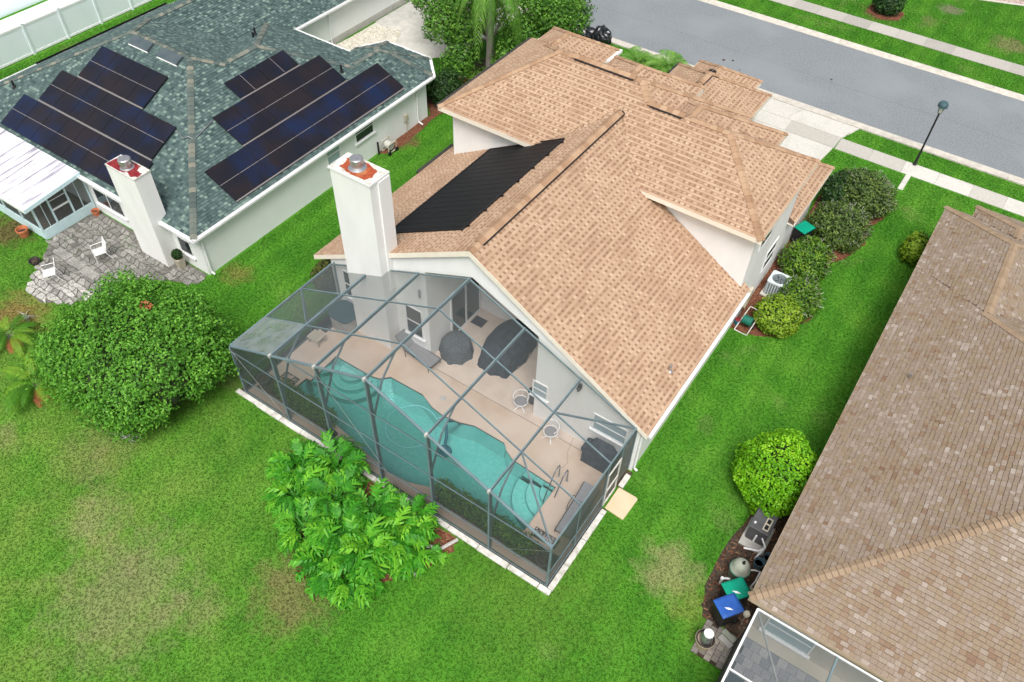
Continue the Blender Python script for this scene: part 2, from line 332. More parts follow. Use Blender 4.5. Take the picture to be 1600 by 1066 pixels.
M['f_dark'] = foliage('dark_shrub_leaf', (0.008, 0.03, 0.006), (0.022, 0.07, 0.012), (0.06, 0.14, 0.03))
M['f_red'] = foliage('bronze_shrub_leaf', (0.05, 0.045, 0.012), (0.09, 0.11, 0.02), (0.16, 0.17, 0.03))
M['f_philo'] = foliage('lobed_leaf', (0.018, 0.13, 0.008), (0.05, 0.28, 0.013), (0.19, 0.50, 0.03), 0.25)
M['f_palm'] = foliage('palm_leaflet', (0.05, 0.15, 0.02), (0.12, 0.30, 0.035), (0.26, 0.46, 0.09), 0.3)
M['f_cycad'] = foliage('yellowing_frond', (0.04, 0.15, 0.01), (0.09, 0.27, 0.015), (0.22, 0.39, 0.03), 0.3)
M['f_street'] = foliage('street_tree_leaf', (0.025, 0.085, 0.01), (0.075, 0.21, 0.02), (0.17, 0.36, 0.045))
M['core'] = mat('painted_inner_shade', (0.012, 0.028, 0.006), (0.03, 0.045, 0.014), 0.95, 6)  # near-black filler colour: the shade inside the crowns is painted in

# water: clear surface, tint builds up with depth
def water_mat():
    m = bpy.data.materials.new('pool_water'); m.use_nodes = True; t = m.node_tree; t.nodes.remove(t.nodes['Principled BSDF'])
    out = t.nodes['Material Output']
    tr = t.nodes.new('ShaderNodeBsdfTransparent'); gl = t.nodes.new('ShaderNodeBsdfGlossy'); gl.inputs['Roughness'].default_value = 0.08
    fr = t.nodes.new('ShaderNodeFresnel'); fr.inputs['IOR'].default_value = 1.33
    g = t.nodes.new('ShaderNodeNewGeometry')
    nz = t.nodes.new('ShaderNodeTexNoise'); nz.inputs['Scale'].default_value = 5.0; nz.inputs['Detail'].default_value = 3
    t.links.new(g.outputs['Position'], nz.inputs['Vector'])
    bp = t.nodes.new('ShaderNodeBump'); bp.inputs['Strength'].default_value = 0.35; bp.inputs['Distance'].default_value = 0.03
    t.links.new(nz.outputs['Fac'], bp.inputs['Height']); t.links.new(bp.outputs[0], fr.inputs['Normal']); t.links.new(bp.outputs[0], gl.inputs['Normal'])
    ms = t.nodes.new('ShaderNodeMixShader'); t.links.new(fr.outputs[0], ms.inputs[0]); t.links.new(tr.outputs[0], ms.inputs[1]); t.links.new(gl.outputs[0], ms.inputs[2])
    t.links.new(ms.outputs[0], out.inputs['Surface'])
    va = t.nodes.new('ShaderNodeVolumeAbsorption'); va.inputs['Color'].default_value = (0.10, 0.80, 0.78, 1); va.inputs['Density'].default_value = 0.40
    t.links.new(va.outputs[0], out.inputs['Volume'])
    return m
M['water'] = water_mat()

# lawn: mixed greens, straw and bare patches
def lawn_mat(name, blade=False):
    m = bpy.data.materials.new(name); m.use_nodes = True; t = m.node_tree; b = t.nodes['Principled BSDF']
    b.inputs['Roughness'].default_value = 0.8; b.inputs['Specular IOR Level'].default_value = 0.2
    g = t.nodes.new('ShaderNodeNewGeometry'); pos = g.outputs['Position']
    def nz(s, d=5, st=None):
        n = t.nodes.new('ShaderNodeTexNoise'); n.inputs['Scale'].default_value = s; n.inputs['Detail'].default_value = d
        v = pos
        if st:
            mp = t.nodes.new('ShaderNodeMapping'); mp.inputs['Scale'].default_value = st; t.links.new(pos, mp.inputs['Vector']); v = mp.outputs[0]
        t.links.new(v, n.inputs['Vector']); return n.outputs['Fac']
    def mixc(fac, a, bcol):
        mx = t.nodes.new('ShaderNodeMix'); mx.data_type = 'RGBA'; t.links.new(fac, mx.inputs[0])
        if isinstance(a, tuple): mx.inputs[6].default_value = (*a, 1)
        else: t.links.new(a, mx.inputs[6])
        if isinstance(bcol, tuple): mx.inputs[7].default_value = (*bcol, 1)
        else: t.links.new(bcol, mx.inputs[7])
        return mx.outputs[2]
    def rp(fac, stops):
        r = ramp(t, stops); t.links.new(fac, r.inputs[0]); return r.outputs[0]
    base = rp(nz(0.55, 8), [(0.3, (0.046, 0.178, 0.011)), (0.5, (0.066, 0.220, 0.015)), (0.7, (0.094, 0.255, 0.023))])
    fine = rp(nz(28, 4), [(0.3, (0.82, 0.82, 0.82)), (0.7, (1.15, 1.15, 1.15))])
    mul = t.nodes.new('ShaderNodeMix'); mul.data_type = 'RGBA'; mul.blend_type = 'MULTIPLY'; mul.inputs[0].default_value = 0.85
    t.links.new(base, mul.inputs[6]); t.links.new(fine, mul.inputs[7]); col = mul.outputs[2]
    wv = t.nodes.new('ShaderNodeTexWave'); wv.wave_type = 'BANDS'; wv.bands_direction = 'X'; wv.inputs['Scale'].default_value = 0.28; wv.inputs['Distortion'].default_value = 1.2; wv.inputs['Detail'].default_value = 3
    t.links.new(pos, wv.inputs['Vector'])
    mow = rp(wv.outputs['Fac'], [(0.3, (0.92, 0.93, 0.95)), (0.7, (1.06, 1.05, 1.03))]); m2 = t.nodes.new('ShaderNodeMix'); m2.data_type = 'RGBA'; m2.blend_type = 'MULTIPLY'; m2.inputs[0].default_value = 1.0
    t.links.new(col, m2.inputs[6]); t.links.new(mow, m2.inputs[7]); col = m2.outputs[2]
    # worn, yellow-green zone of the back garden (towards -X, -Y): wear follows the place
    sx = t.nodes.new('ShaderNodeSeparateXYZ'); t.links.new(pos, sx.inputs[0])
    wx = t.nodes.new('ShaderNodeMapRange'); wx.inputs[1].default_value = -9; wx.inputs[2].default_value = -18; t.links.new(sx.outputs['X'], wx.inputs[0])
    wy = t.nodes.new('ShaderNodeMapRange'); wy.inputs[1].default_value = 13; wy.inputs[2].default_value = 6; t.links.new(sx.outputs['Y'], wy.inputs[0])
    wm = t.nodes.new('ShaderNodeMath'); wm.operation = 'MULTIPLY'; t.links.new(wx.outputs[0], wm.inputs[0]); t.links.new(wy.outputs[0], wm.inputs[1])
    yz = rp(nz(0.7, 7), [(0.32, (0.12, 0.12, 0.12)), (0.68, (0.8, 0.8, 0.8))])
    y2 = t.nodes.new('ShaderNodeMath'); y2.operation = 'MULTIPLY'; t.links.new(wm.outputs[0], y2.inputs[0]); t.links.new(yz, y2.inputs[1])
    col = mixc(y2.outputs[0], col, (0.165, 0.27, 0.045))
    br = rp(nz(0.42, 7, (1, 1, 1)), [(0.60, (0, 0, 0)), (0.74, (0.55, 0.55, 0.55))])
    far = t.nodes.new('ShaderNodeMapRange'); far.inputs[1].default_value = 57; far.inputs[2].default_value = 59; far.inputs[3].default_value = 0.45; far.inputs[4].default_value = 1.0
    t.links.new(sx.outputs['Y'], far.inputs[0])
    wear = t.nodes.new('ShaderNodeMath'); wear.operation = 'MAXIMUM'; t.links.new(wm.outputs[0], wear.inputs[0]); t.links.new(far.outputs[0], wear.inputs[1])
    b2 = t.nodes.new('ShaderNodeMath'); b2.operation = 'MULTIPLY'; t.links.new(wear.outputs[0], b2.inputs[0]); t.links.new(br, b2.inputs[1])
    col = mixc(b2.outputs[0], col, (0.30, 0.25, 0.13))
    # particular bare spots
    for (cx, cy, rad, c, amt) in ((-1.9, 13.3, 1.25, (0.30, 0.28, 0.13), 0.62), (-0.7, 12.6, 0.9, (0.20, 0.24, 0.05), 0.5), (-21.3, 5.3, 1.6, (0.25, 0.21, 0.10), 0.35), (-16.0, 2.4, 2.6, (0.29, 0.24, 0.14), 0.45), (-19.0, 3.6, 1.3, (0.30, 0.25, 0.14), 0.4), (-13.6, 3.4, 1.0, (0.28, 0.24, 0.12), 0.35),
                                  (-29.8, 7.8, 1.5, (0.26, 0.13, 0.06), 0.65), (-27.2, 8.2, 0.8, (0.28, 0.15, 0.07), 0.6), (-34.9, 11.0, 1.5, (0.13, 0.07, 0.04), 0.75), (-24.2, 14.9, 0.8, (0.24, 0.15, 0.06), 0.5), (-11.6, 5.6, 1.6, (0.22, 0.13, 0.08), 0.55),
                                  (-24.8, 27.3, 1.0, (0.18, 0.085, 0.05), 0.85), (-4.6, 61.0, 0.9, (0.25, 0.22, 0.16), 0.7), (-0.3, 58.3, 1.3, (0.25, 0.2, 0.11), 0.6), (-8.3, 57.6, 1.3, (0.16, 0.09, 0.05), 0.9), (-5.5, 10.0, 3.2, (0.12, 0.2, 0.03), 0.35)):
        vd = t.nodes.new('ShaderNodeVectorMath'); vd.operation = 'DISTANCE'; t.links.new(pos, vd.inputs[0]); vd.inputs[1].default_value = (cx, cy, 0)
        ad = t.nodes.new('ShaderNodeMath'); ad.operation = 'MULTIPLY_ADD'; ad.inputs[1].default_value = rad*1.6; ad.inputs[2].default_value = -rad*0.8; t.links.new(nz(1.7, 5), ad.inputs[0])
        sm = t.nodes.new('ShaderNodeMath'); sm.operation = 'ADD'; t.links.new(vd.outputs['Value'], sm.inputs[0]); t.links.new(ad.outputs[0], sm.inputs[1])
        mr = t.nodes.new('ShaderNodeMapRange'); mr.inputs[1].default_value = rad*1.1; mr.inputs[2].default_value = rad*0.35; mr.inputs[4].default_value = amt
        t.links.new(sm.outputs[0], mr.inputs[0]); col = mixc(mr.outputs[0], col, c)
    t.links.new(col, b.inputs['Base Color'])
    if blade:
        tr = t.nodes.new('ShaderNodeBsdfTranslucent'); t.links.new(col, tr.inputs['Color'])
        ms = t.nodes.new('ShaderNodeMixShader'); ms.inputs[0].default_value = 0.3
        t.links.new(b.outputs[0], ms.inputs[1]); t.links.new(tr.outputs[0], ms.inputs[2]); t.links.new(ms.outputs[0], t.nodes['Material Output'].inputs['Surface'])
    else:
        bp = t.nodes.new('ShaderNodeBump'); bp.inputs['Strength'].default_value = 0.7; bp.inputs['Distance'].default_value = 0.05
        t.links.new(nz(22, 5), bp.inputs['Height']); t.links.new(bp.outputs[0], b.inputs['Normal'])
    return m
M['lawn'] = lawn_mat('lawn_turf'); M['blade'] = lawn_mat('grass_blade', True)

# ------------------------------------------------------------------ roofs
def clip2(poly, a, b, c):
    out = []; n = len(poly)
    for i in range(n):
        p, q = poly[i], poly[(i+1) % n]; dp = a*p[0]+b*p[1]+c; dq = a*q[0]+b*q[1]+c
        if dp >= 0: out.append(p)
        if (dp >= 0) != (dq >= 0):
            k = dp/(dp-dq); out.append((p[0]+(q[0]-p[0])*k, p[1]+(q[1]-p[1])*k))
    return out
def inside2(poly, x, y):
    n = len(poly)
    for i in range(n):
        p, q = poly[i], poly[(i+1) % n]
        if (q[0]-p[0])*(y-p[1])-(q[1]-p[1])*(x-p[0]) < -1e-6: return False
    return True
def make_face(poly2, pl, u2):
    a, b, c = pl
    n = Vector((-a, -b, 1)).normalized(); u = Vector((u2[0], u2[1], a*u2[0]+b*u2[1])).normalized(); v = n.cross(u)
    if v.z < 0: v = -v; u = -u
    return dict(p2=poly2, pl=pl, n=n, u=u, v=v, p3=[Vector((x, y, a*x+b*y+c)) for x, y in poly2])
def hip_block(foot, z0, slopes):
    n = len(foot); pls = []
    for i in range(n):
        s = slopes if not isinstance(slopes, (list, tuple)) else slopes[i]
        if s is None: pls.append(None); continue
        p, q = foot[i], foot[(i+1) % n]; L = math.hypot(q[0]-p[0], q[1]-p[1]); nx, ny = -(q[1]-p[1])/L, (q[0]-p[0])/L
        pls.append((s*nx, s*ny, z0-s*(nx*p[0]+ny*p[1])))
    faces = []
    for i in range(n):
        if pls[i] is None: continue
        poly = list(foot)
        for j in range(n):
            if j != i and pls[j] is not None:
                poly = clip2(poly, pls[j][0]-pls[i][0], pls[j][1]-pls[i][1], pls[j][2]-pls[i][2])
                if len(poly) < 3: break
        if len(poly) < 3: continue
        p, q = foot[i], foot[(i+1) % n]
        faces.append(make_face(poly, pls[i], (q[0]-p[0], q[1]-p[1])))
    return dict(foot=list(foot), faces=faces, z0=z0)
def rect(x0, y0, x1, y1): return [(x0, y0), (x1, y0), (x1, y1), (x0, y1)]
def zat(block, x, y):
    zs = [f['pl'][0]*x+f['pl'][1]*y+f['pl'][2] for f in block['faces'] if inside2(f['p2'], x, y)]
    return max(zs) if zs else None
def shrink(block, x, y, d):
    return all(inside2(block['foot'], x+dx, y+dy) for dx, dy in ((d, 0), (-d, 0), (0, d), (0, -d)))
def covered(blocks, k, p, over=0.45):
    for j, b in enumerate(blocks):
        if j == k: continue
        z = zat(b, p.x, p.y)
        if z is None: continue
        if z > p.z+0.02:
            if z < p.z+0.5 or shrink(b, p.x, p.y, over): return True
        elif j < k and z > p.z-0.02: return True
    return False
def project(p):
    d = Vector(p)-CAM; zc = d.dot(_f)
    if zc < 0.1: return None
    return (800+1250.93*d.dot(_r)/zc, 533-1250.93*d.dot(_u)/zc)
def in_frame(p, mgn=0):
    q = project(p)
    return q is not None and -mgn < q[0] < 1600+mgn and -mgn < q[1] < 1066+mgn
def tab_mesh(top, hs, n):
    """raised, slightly wedge-shaped slab on the roof plane; top = outline on the plane, hs = lift of each corner"""
    k = len(top); vs = [p+n*h for p, h in zip(top, hs)]+[p-n*0.012 for p in top]
    return vs, [tuple(range(k))]+[(i, k+i, k+(i+1) % k, (i+1) % k) for i in range(k)]
def shingle_tabs(blocks, row, style, mgn=260):
    out = []
    for bi, b in enumerate(blocks):
        for f in b['faces']:
            O = f['p3'][0]; u, v, n = f['u'], f['v'], f['n']
            if n.dot(CAM-O) < 0.2: 
                pass
            poly = [((p-O).dot(u), (p-O).dot(v)) for p in f['p3']]
            ar = sum(poly[i][0]*poly[(i+1) % len(poly)][1]-poly[(i+1) % len(poly)][0]*poly[i][1] for i in range(len(poly)))
            if ar < 0: poly = poly[::-1]
            s0 = min(p[0] for p in poly); s1 = max(p[0] for p in poly); t0 = min(p[1] for p in poly); t1 = max(p[1] for p in poly)
            r = 0; t = t0
            while t < t1:
                ta, tb = t, min(t+row*(0.95 if style != 'main' else 0.98), t1+0.01)
                rowp = clip2(clip2(poly, 0, 1, -ta), 0, -1, tb)
                if len(rowp) >= 3:
                    ra = min(p[0] for p in rowp); rb = max(p[0] for p in rowp)
                    s = s0-0.4*random.random() if style != 'main' else s0-0.3*random.random()
                    odd = 0
                    while s < rb:
                        if style == 'main':
                            pn = mnoise.noise((O+u*s+v*ta)*0.9)
                            if r % 2 == 0:
                                wd = random.uniform(0.28, 0.5); tone = random.uniform(0.70, 0.92)+0.2*min(0, pn); h = 0.016
                            elif odd == 0:
                                wd = random.uniform(0.13, 0.165); tone = random.uniform(0.66, 1.0) if random.random() < 0.62+pn else random.uniform(0.4, 0.62); h = 0.02
                            else:
                                wd = random.uniform(0.07, 0.105); tone = random.uniform(0.0, 0.36) if random.random() < 0.9 else random.uniform(0.4, 0.6); h = 0.008
                        elif style == 'right':
                            wd = random.uniform(0.11, 0.26); pn = mnoise.noise((O+u*s+v*ta)*0.8); tone = min(1, max(0, random.gauss(0.52, 0.16)+0.24*pn+(.16 if random.random() < .08 else 0))); h = random.choice((0.010, 0.024, 0.024))
                        else:
                            wd = random.uniform(0.10, 0.22); tone = random.choice((random.uniform(0, 0.4), random.uniform(0.25, 0.6), random.uniform(0.3, 0.65), random.uniform(0.6, 1.0))); h = random.choice((0.009, 0.018, 0.02))
                        e = s+wd-(0.006 if style != 'main' else 0.003)
                        if e > ra:
                            q = None
                            lowt = ta+(0.0 if (style == 'main' or h > 0.015) else 0.013); sq = [(s, lowt), (e, lowt), (e, tb), (s, tb)]
                            if all(inside2(poly, *c) for c in sq): q = sq
                            else:
                                q = clip2(clip2(clip2(rowp, 1, 0, -s), -1, 0, e), 0, 1, -lowt)
                            if q and len(q) >= 3:
                                A = abs(sum(q[i][0]*q[(i+1) % len(q)][1]-q[(i+1) % len(q)][0]*q[i][1] for i in range(len(q))))/2
                                if A > 0.0012:
                                    cs = sum(p[0] for p in q)/len(q); ct = sum(p[1] for p in q)/len(q); c3 = O+u*cs+v*ct
                                    if in_frame(c3, mgn) and not covered(blocks, bi, c3):
                                        top = [O+u*p[0]+v*p[1] for p in q]
                                        hs = [h if p[1] < ta+row*0.3 else 0.003 for p in q]
                                        if (top[1]-top[0]).cross(top[2]-top[1]).dot(n) < 0: top.reverse(); hs.reverse()
                                        d = CAM-c3; sc = A*max(0, n.dot(d.normalized()))/max(1, (CAM-c3).length)**2
                                        if not in_frame(c3): sc = 0
                                        out.append((sc, c3, *tab_mesh(top, hs, n), tone))
                        s += wd; odd = 1-odd
                t += row; r += 1
    return out
def ridge_lines(blocks):
    segs = []
    for bi, b in enumerate(blocks):
        F = b['faces']; ed = []
        for fi, f in enumerate(F):
            P = f['p3']
            for i in range(len(P)): ed.append((fi, P[i], P[(i+1) % len(P)]))
        for i in range(len(ed)):
            for j in range(i+1, len(ed)):
                if ed[i][0] == ed[j][0] or F[ed[i][0]]['n'].dot(F[ed[j][0]]['n']) > 0.999: continue
                if ((ed[i][1]-ed[j][2]).length < 1e-3 and (ed[i][2]-ed[j][1]).length < 1e-3):
                    p, q = ed[i][1], ed[i][2]
                    if (q-p).length < 0.1: continue
                    if p.z > q.z: p, q = q, p
                    segs.append((bi, p, q, F[ed[i][0]], F[ed[j][0]]))
    return segs
def cap_pieces(blocks, expo, half, lift=0.0, lifted=(), lap=1.1):
    out = []
    for (bi, p, q, f1, f2) in ridge_lines(blocks):
        d = (q-p); L = d.length; d.normalize()
        c1 = sum(f1['p3'], Vector())/len(f1['p3']); c2 = sum(f2['p3'], Vector())/len(f2['p3']); mid = (p+q)/2
        sides = []
        for f, c in ((f1, c1), (f2, c2)):
            tv = d.cross(f['n']); tv.normalize()
            if tv.dot(c-mid) < 0: tv = -tv
            sides.append((tv, f['n']))
        N = (f1['n']+f2['n']).normalized(); a = 0.0
        while a < L:
            e = min(a+expo*lap, L); c = p+d*(a+e)/2
            hid = covered(blocks, bi, c, 0.1)
            for (tv, fn_), f in zip(sides, (f1, f2)):
                sp_ = c+tv*0.28
                for j, ob_ in enumerate(blocks):
                    if j != bi and not hid:
                        zo = zat(ob_, sp_.x, sp_.y)
                        if zo is not None and sp_.z+0.03 < zo < sp_.z+0.6: hid = True
            if in_frame(c, 200) and not hid:
                ex = 0.0
                for (x0, x1, y0, y1) in lifted:
                    if x0 < c.x < x1 and y0 < c.y < y1: ex = lift
                A = p+d*a; B = p+d*e; hA, hB = 0.046+ex, 0.028+ex; vs = []
                for (pt, h) in ((A, hA), (B, hB)):
                    for hh in (h, h-0.016):
                        vs += [pt+sides[0][0]*half+sides[0][1]*hh, pt+N*(hh*1.15), pt+sides[1][0]*half+sides[1][1]*hh]
                # indices: A top 0-2, A bottom 3-5, B top 6-8, B bottom 9-11
                fs = [(0, 1, 7, 6), (1, 2, 8, 7), (0, 3, 4, 1), (1, 4, 5, 2), (6, 7, 10, 9), (7, 8, 11, 10), (0, 6, 9, 3), (2, 5, 11, 8), (3, 9, 10, 4), (4, 10, 11, 5)]
                sc = expo*half*2/max(1, (CAM-c).length)**2 if in_frame(c) else 0
                out.append((sc, c, vs, fs, random.random()))
            a += expo
    return out
def lay_pieces(tabs, name, m, parent, most=300, rest_name=None):
    tabs.sort(key=lambda t: -t[0])
    for (sc, c, vs, fs, tone) in tabs[:most]:
        me = bpy.data.meshes.new(name); me.from_pydata([tuple(p-c) for p in vs], [], fs); me.materials.append(m)
        at = me.attributes.new('tone', 'FLOAT', 'FACE'); at.data.foreach_set('value', [tone]*len(fs))
        o = bpy.data.objects.new(name, me); COL.objects.link(o); o.parent = parent; o.location = c-ORG[parent]; ORG[o] = c
    if len(tabs) > most:
        mb = MB()
        for (sc, c, vs, fs, tone) in tabs[most:]: mb.add(vs, fs, 0, tone)
        mb.build(rest_name or (name+'_field'), m, parent, kind='stuff')
def roof_base(blocks, parent, felt, trim, soffit=0.2, gables=()):
    mb = MB(); tr = MB()
    for k, b in enumerate(blocks):
        for f in b['faces']:
            mb.add([p-Vector((0, 0, 0.006+0.003*k)) for p in f['p3']], [tuple(range(len(f['p3'])))])
            mb.add([p-Vector((0, 0, 0.10+0.003*k)) for p in f['p3']], [tuple(range(len(f['p3'])))[::-1]])
    rf = mb.build('roof', felt, parent)
    for k, b in enumerate(blocks):
        if not b.get('fascia', True): continue
        for ft in b.get('feet', [b['foot']]):
            n = len(ft)
            for i in range(n):
                if i in b.get('open', ()): continue
                p, q = Vector((*ft[i], 0)), Vector((*ft[(i+1) % n], 0)); d = (q-p).normalized(); nn = Vector((d.y, -d.x, 0))
                zb = b['z0']-soffit; o = nn*(0.006+0.002*k)
                tr.add([p+o+Vector((0, 0, zb)), q+o+Vector((0, 0, zb)), q+o+Vector((0, 0, b['z0']+0.012)), p+o+Vector((0, 0, b['z0']+0.012)),
                        p-nn*0.03+Vector((0, 0, zb)), q-nn*0.03+Vector((0, 0, zb)), q-nn*0.03+Vector((0, 0, b['z0']-0.01)), p-nn*0.03+Vector((0, 0, b['z0']-0.01))],
                       [(0, 1, 2, 3), (5, 4, 7, 6), (1, 0, 4, 5), (3, 2, 6, 7), (0, 3, 7, 4), (2, 1, 5, 6)])
            tr.add([Vector((x, y, b['z0']-soffit-0.004-0.002*k)) for x, y in ft], [tuple(range(n))[::-1]])
    tr.build('fascia', trim, parent)
    return rf

def window(parent, org, u, n, wd, ht, m_frame, m_glass, mid='h', sill=True, bar=0.05, name='window'):
    """org = lower corner on the wall face, u = along the wall, n = outward"""
    org = Vector(org); u = Vector(u); n = Vector(n); z = Vector((0, 0, 1)); fr = MB()
    def b(a0, a1, h0, h1, d=0.035): fr.obox(org+u*(a0+a1)/2+z*(h0+h1)/2+n*d/2, u*(a1-a0)/2, n*d/2, z*(h1-h0)/2)
    b(0, wd, 0, bar); b(0, wd, ht-bar, ht); b(0, bar, bar, ht-bar); b(wd-bar, wd, bar, ht-bar)
    if 'h' in mid: b(bar, wd-bar, ht*0.5-bar*0.45, ht*0.5+bar*0.45)
    if 'v' in mid: b(wd*0.5-bar*0.45, wd*0.5+bar*0.45, bar, ht-bar, 0.03)
    if 'd' in mid:
        for k in (1, 2, 3): b(wd*k/4-bar*0.3, wd*k/4+bar*0.3, bar, ht-bar, 0.03)
    o = fr.build(name, m_frame, parent)
    g = MB(); g.obox(org+u*wd/2+z*ht/2+n*0.009, u*(wd/2-bar*0.5), n*0.006, z*(ht/2-bar*0.5)); g.build('pane', m_glass, o)
    if sill:
        s = MB(); s.obox(org+u*wd/2-z*0.04+n*0.05, u*(wd/2+0.08), n*0.05, z*0.035); s.build('sill', m_frame, o)
    return o
def downspout(parent, x, y, z1, n, m, kick=0.3):
    s = MB(); n = Vector(n); p = Vector((x, y, z1))
    s.tube([p, Vector((x, y, 0.18)), Vector((x, y, 0.1))+n*kick], 0.045, 6); return s.build('downspout', m, parent)

X, Y, Z = Vector((1, 0, 0)), Vector((0, 1, 0)), Vector((0, 0, 1))
# ================================================================== main house
SL = 0.583
HOUSE = thing('house', 'white two-storey house with tan shingle roof and a black heating mat on its slope', 'house', (-12, 20, 0))
gx = -11.97
sR = (7.1-2.62)/(gx+4.53)*-1; sL = (7.1-2.7)/(gx+19.9)
gable = dict(foot=[(-19.9, 15.86), (-4.53, 15.86), (-4.53, 24.6), (gx, 26.4), (-19.9, 25.6)], z0=2.66, fascia=False, faces=[
    make_face([(gx, 15.86), (-4.53, 15.86), (-4.53, 24.6), (gx, 26.4)], (-sR, 0, 7.1+sR*gx), (0, 1)),
    make_face([(-19.9, 15.86), (gx, 15.86), (gx, 26.4), (-19.9, 25.6)], (sL, 0, 7.1-sL*gx), (0, 1))])
MAIN = [hip_block(rect(-19.55, 23.85, -8.1, 31.35), 5.7, SL), hip_block(rect(-16.5, 23.85, -4.55, 29.95), 5.7, SL),
        hip_block(rect(-19.25, 28.5, -15.6, 32.9), 5.7, [None, SL, SL, SL]), hip_block(rect(-15.4, 28.5, -10.8, 32.3), 5.7, [None, SL, SL, SL]),
        hip_block(rect(-12.36, 26.9, -6.36, 31.0), 5.7, [None, SL, SL, SL]), gable,
        hip_block(rect(-14.6, 30.0, -9.35, 38.7), 2.7, [None, SL, SL, SL]), hip_block(rect(-13.85, 34.0, -10.27, 39.7), 2.7, [None, SL, SL, SL]),
        hip_block(rect(-9.8, 29.55, -4.53, 34.5), 2.7, [None, SL, SL, SL])]
# the two upper blocks share one garden-side slope: one face split along a course, so that no seam shows
Lb, Rb = MAIN[0], MAIN[1]; pr = (0, SL, 5.7-SL*23.85); yr = 23.85+3.05; yl = 27.6; xh = -8.1-3.05
low = make_face([(-19.55, 23.85), (-4.55, 23.85), (-4.55-3.05, yr), (xh, yr), (-19.55+3.05, yr)], pr, (1, 0))
top = make_face([(-19.55+3.05, yr), (xh, yr), (-8.1-3.75, yl), (-19.55+3.75, yl)], pr, (1, 0))
lf, rt = Lb['faces'][3], Lb['faces'][1]
lf_ = make_face([(-19.55, 23.85), (-19.55+3.05, yr), (-19.55+3.75, yl), (-19.55, 31.35)], lf['pl'], (0, -1))
rt_ = make_face(clip2(rt['p2'], 0, 1, -yr), rt['pl'], (0, 1))
fr_ = make_face(clip2(Rb['faces'][2]['p2'], 1, 0, -xh), Rb['faces'][2]['pl'], (-1, 0))
MAIN[0:2] = [dict(foot=rect(-19.55, 23.85, -4.55, 31.35), z0=5.7, feet=[Lb['foot'], rect(-8.097, 23.85, -4.55, 29.95)], faces=[low, top, lf_, rt_, Lb['faces'][2], fr_, Rb['faces'][1]])]
for k in (1, 2, 3, 5, 6, 7): MAIN[k]['open'] = (0,)
roof = roof_base(MAIN, HOUSE, M['sh_base'], M['trim'])
lay_pieces(shingle_tabs(MAIN, 0.106, 'main'), 'shingle', M['sh_main'], roof, 300, 'shingle_field')
VENTS = [(-11.0, -9.6, 26.6, 27.2), (gx-0.3, gx+0.3, 16.4, 26.3), (-15.0, -12.2, 27.3, 27.9), (-12.3, -11.6, 35.0, 36.6)]
lay_pieces(cap_pieces(MAIN, 0.27, 0.15, 0.055, VENTS), 'ridge_cap', M['sh_cap'], roof, 300, 'ridge_cap_row')
for (p, q, nl, nr) in (((gx, 16.45, 7.1), (gx, 26.25, 7.1), (-sL, 0, 1), (sR, 0, 1)), ((-15.0, 27.6, 7.886), (-12.2, 27.6, 7.886), (0, -SL, 1), (0, SL, 1)),
                       ((-11.0, 26.9, 7.478), (-9.6, 26.9, 7.478), (0, -SL, 1), (0, SL, 1)), ((-11.975, 35.0, 4.23), (-11.975, 36.5, 4.23), (-SL, 0, 1), (SL, 0, 1))):
    v = MB(); p = Vector(p); q = Vector(q); d = (q-p).normalized()
    for nn, sg in ((nl, 1), (nr, -1)):
        nn = Vector(nn).normalized(); t = d.cross(nn)*sg
        if t.z > 0: t = -t
        v.extrude([p+nn*0.022, q+nn*0.022, q+t*0.2+nn*0.022, p+t*0.2+nn*0.022], nn*0.055)
    v.build('ridge_vent', M['black'], roof)
# rake boards of the garden gable
rk = MB()
for (x0, s) in ((-4.53, sR), (-19.9, sL)):
    z0 = 7.1-s*abs(gx-x0)
    rk.add([(gx, 15.84, 7.1+0.015), (x0, 15.84, z0+0.015), (x0, 15.84, z0-0.2), (gx, 15.84, 7.1-0.22),
            (gx, 15.90, 7.1-0.012), (x0, 15.90, z0-0.012), (x0, 15.90, z0-0.2), (gx, 15.90, 7.1-0.22)], [(0, 1, 2, 3), (4, 7, 6, 5), (0, 4, 5, 1), (3, 2, 6, 7), (1, 5, 6, 2)])
    if x0 < gx: rk.f[-5:] = [f[::-1] for f in rk.f[-5:]]
rk.build('rake_board', M['trim'], HOUSE)
ev = MB()
ev.box((-19.93, 15.87, 2.5), (-19.86, 25.5, 2.69)); ev.build('eave_board', M['tan_trim'], HOUSE)
gt = MB()
gt.box((-4.525, 15.9, 2.49), (-4.40, 24.4, 2.60)); gt.box((-4.83, 15.9, 2.44), (-4.53, 24.4, 2.48)); bevel(gt.build('gutter', M['white'], HOUSE), 0.015)
g2 = MB(); g2.box((-20.06, 22.7, 2.55), (-19.94, 22.85, 2.73)); g2.box((-20.1, 22.86, 2.60), (-19.94, 25.4, 2.70)); g2.box((-19.72, 23.9, 5.58), (-19.57, 31.3, 5.69)); g2.build('gutter', M['dark_metal'], HOUSE)
g3 = MB(); g3.box((-15.585, 31.7, 5.56), (-15.44, 32.98, 5.70)); g3.build('gutter', M['white'], HOUSE)
g4 = MB(); g4.box((-14.75, 37.6, 2.57), (-14.61, 38.75, 2.71)); g4.build('gutter', M['dark_metal'], HOUSE)
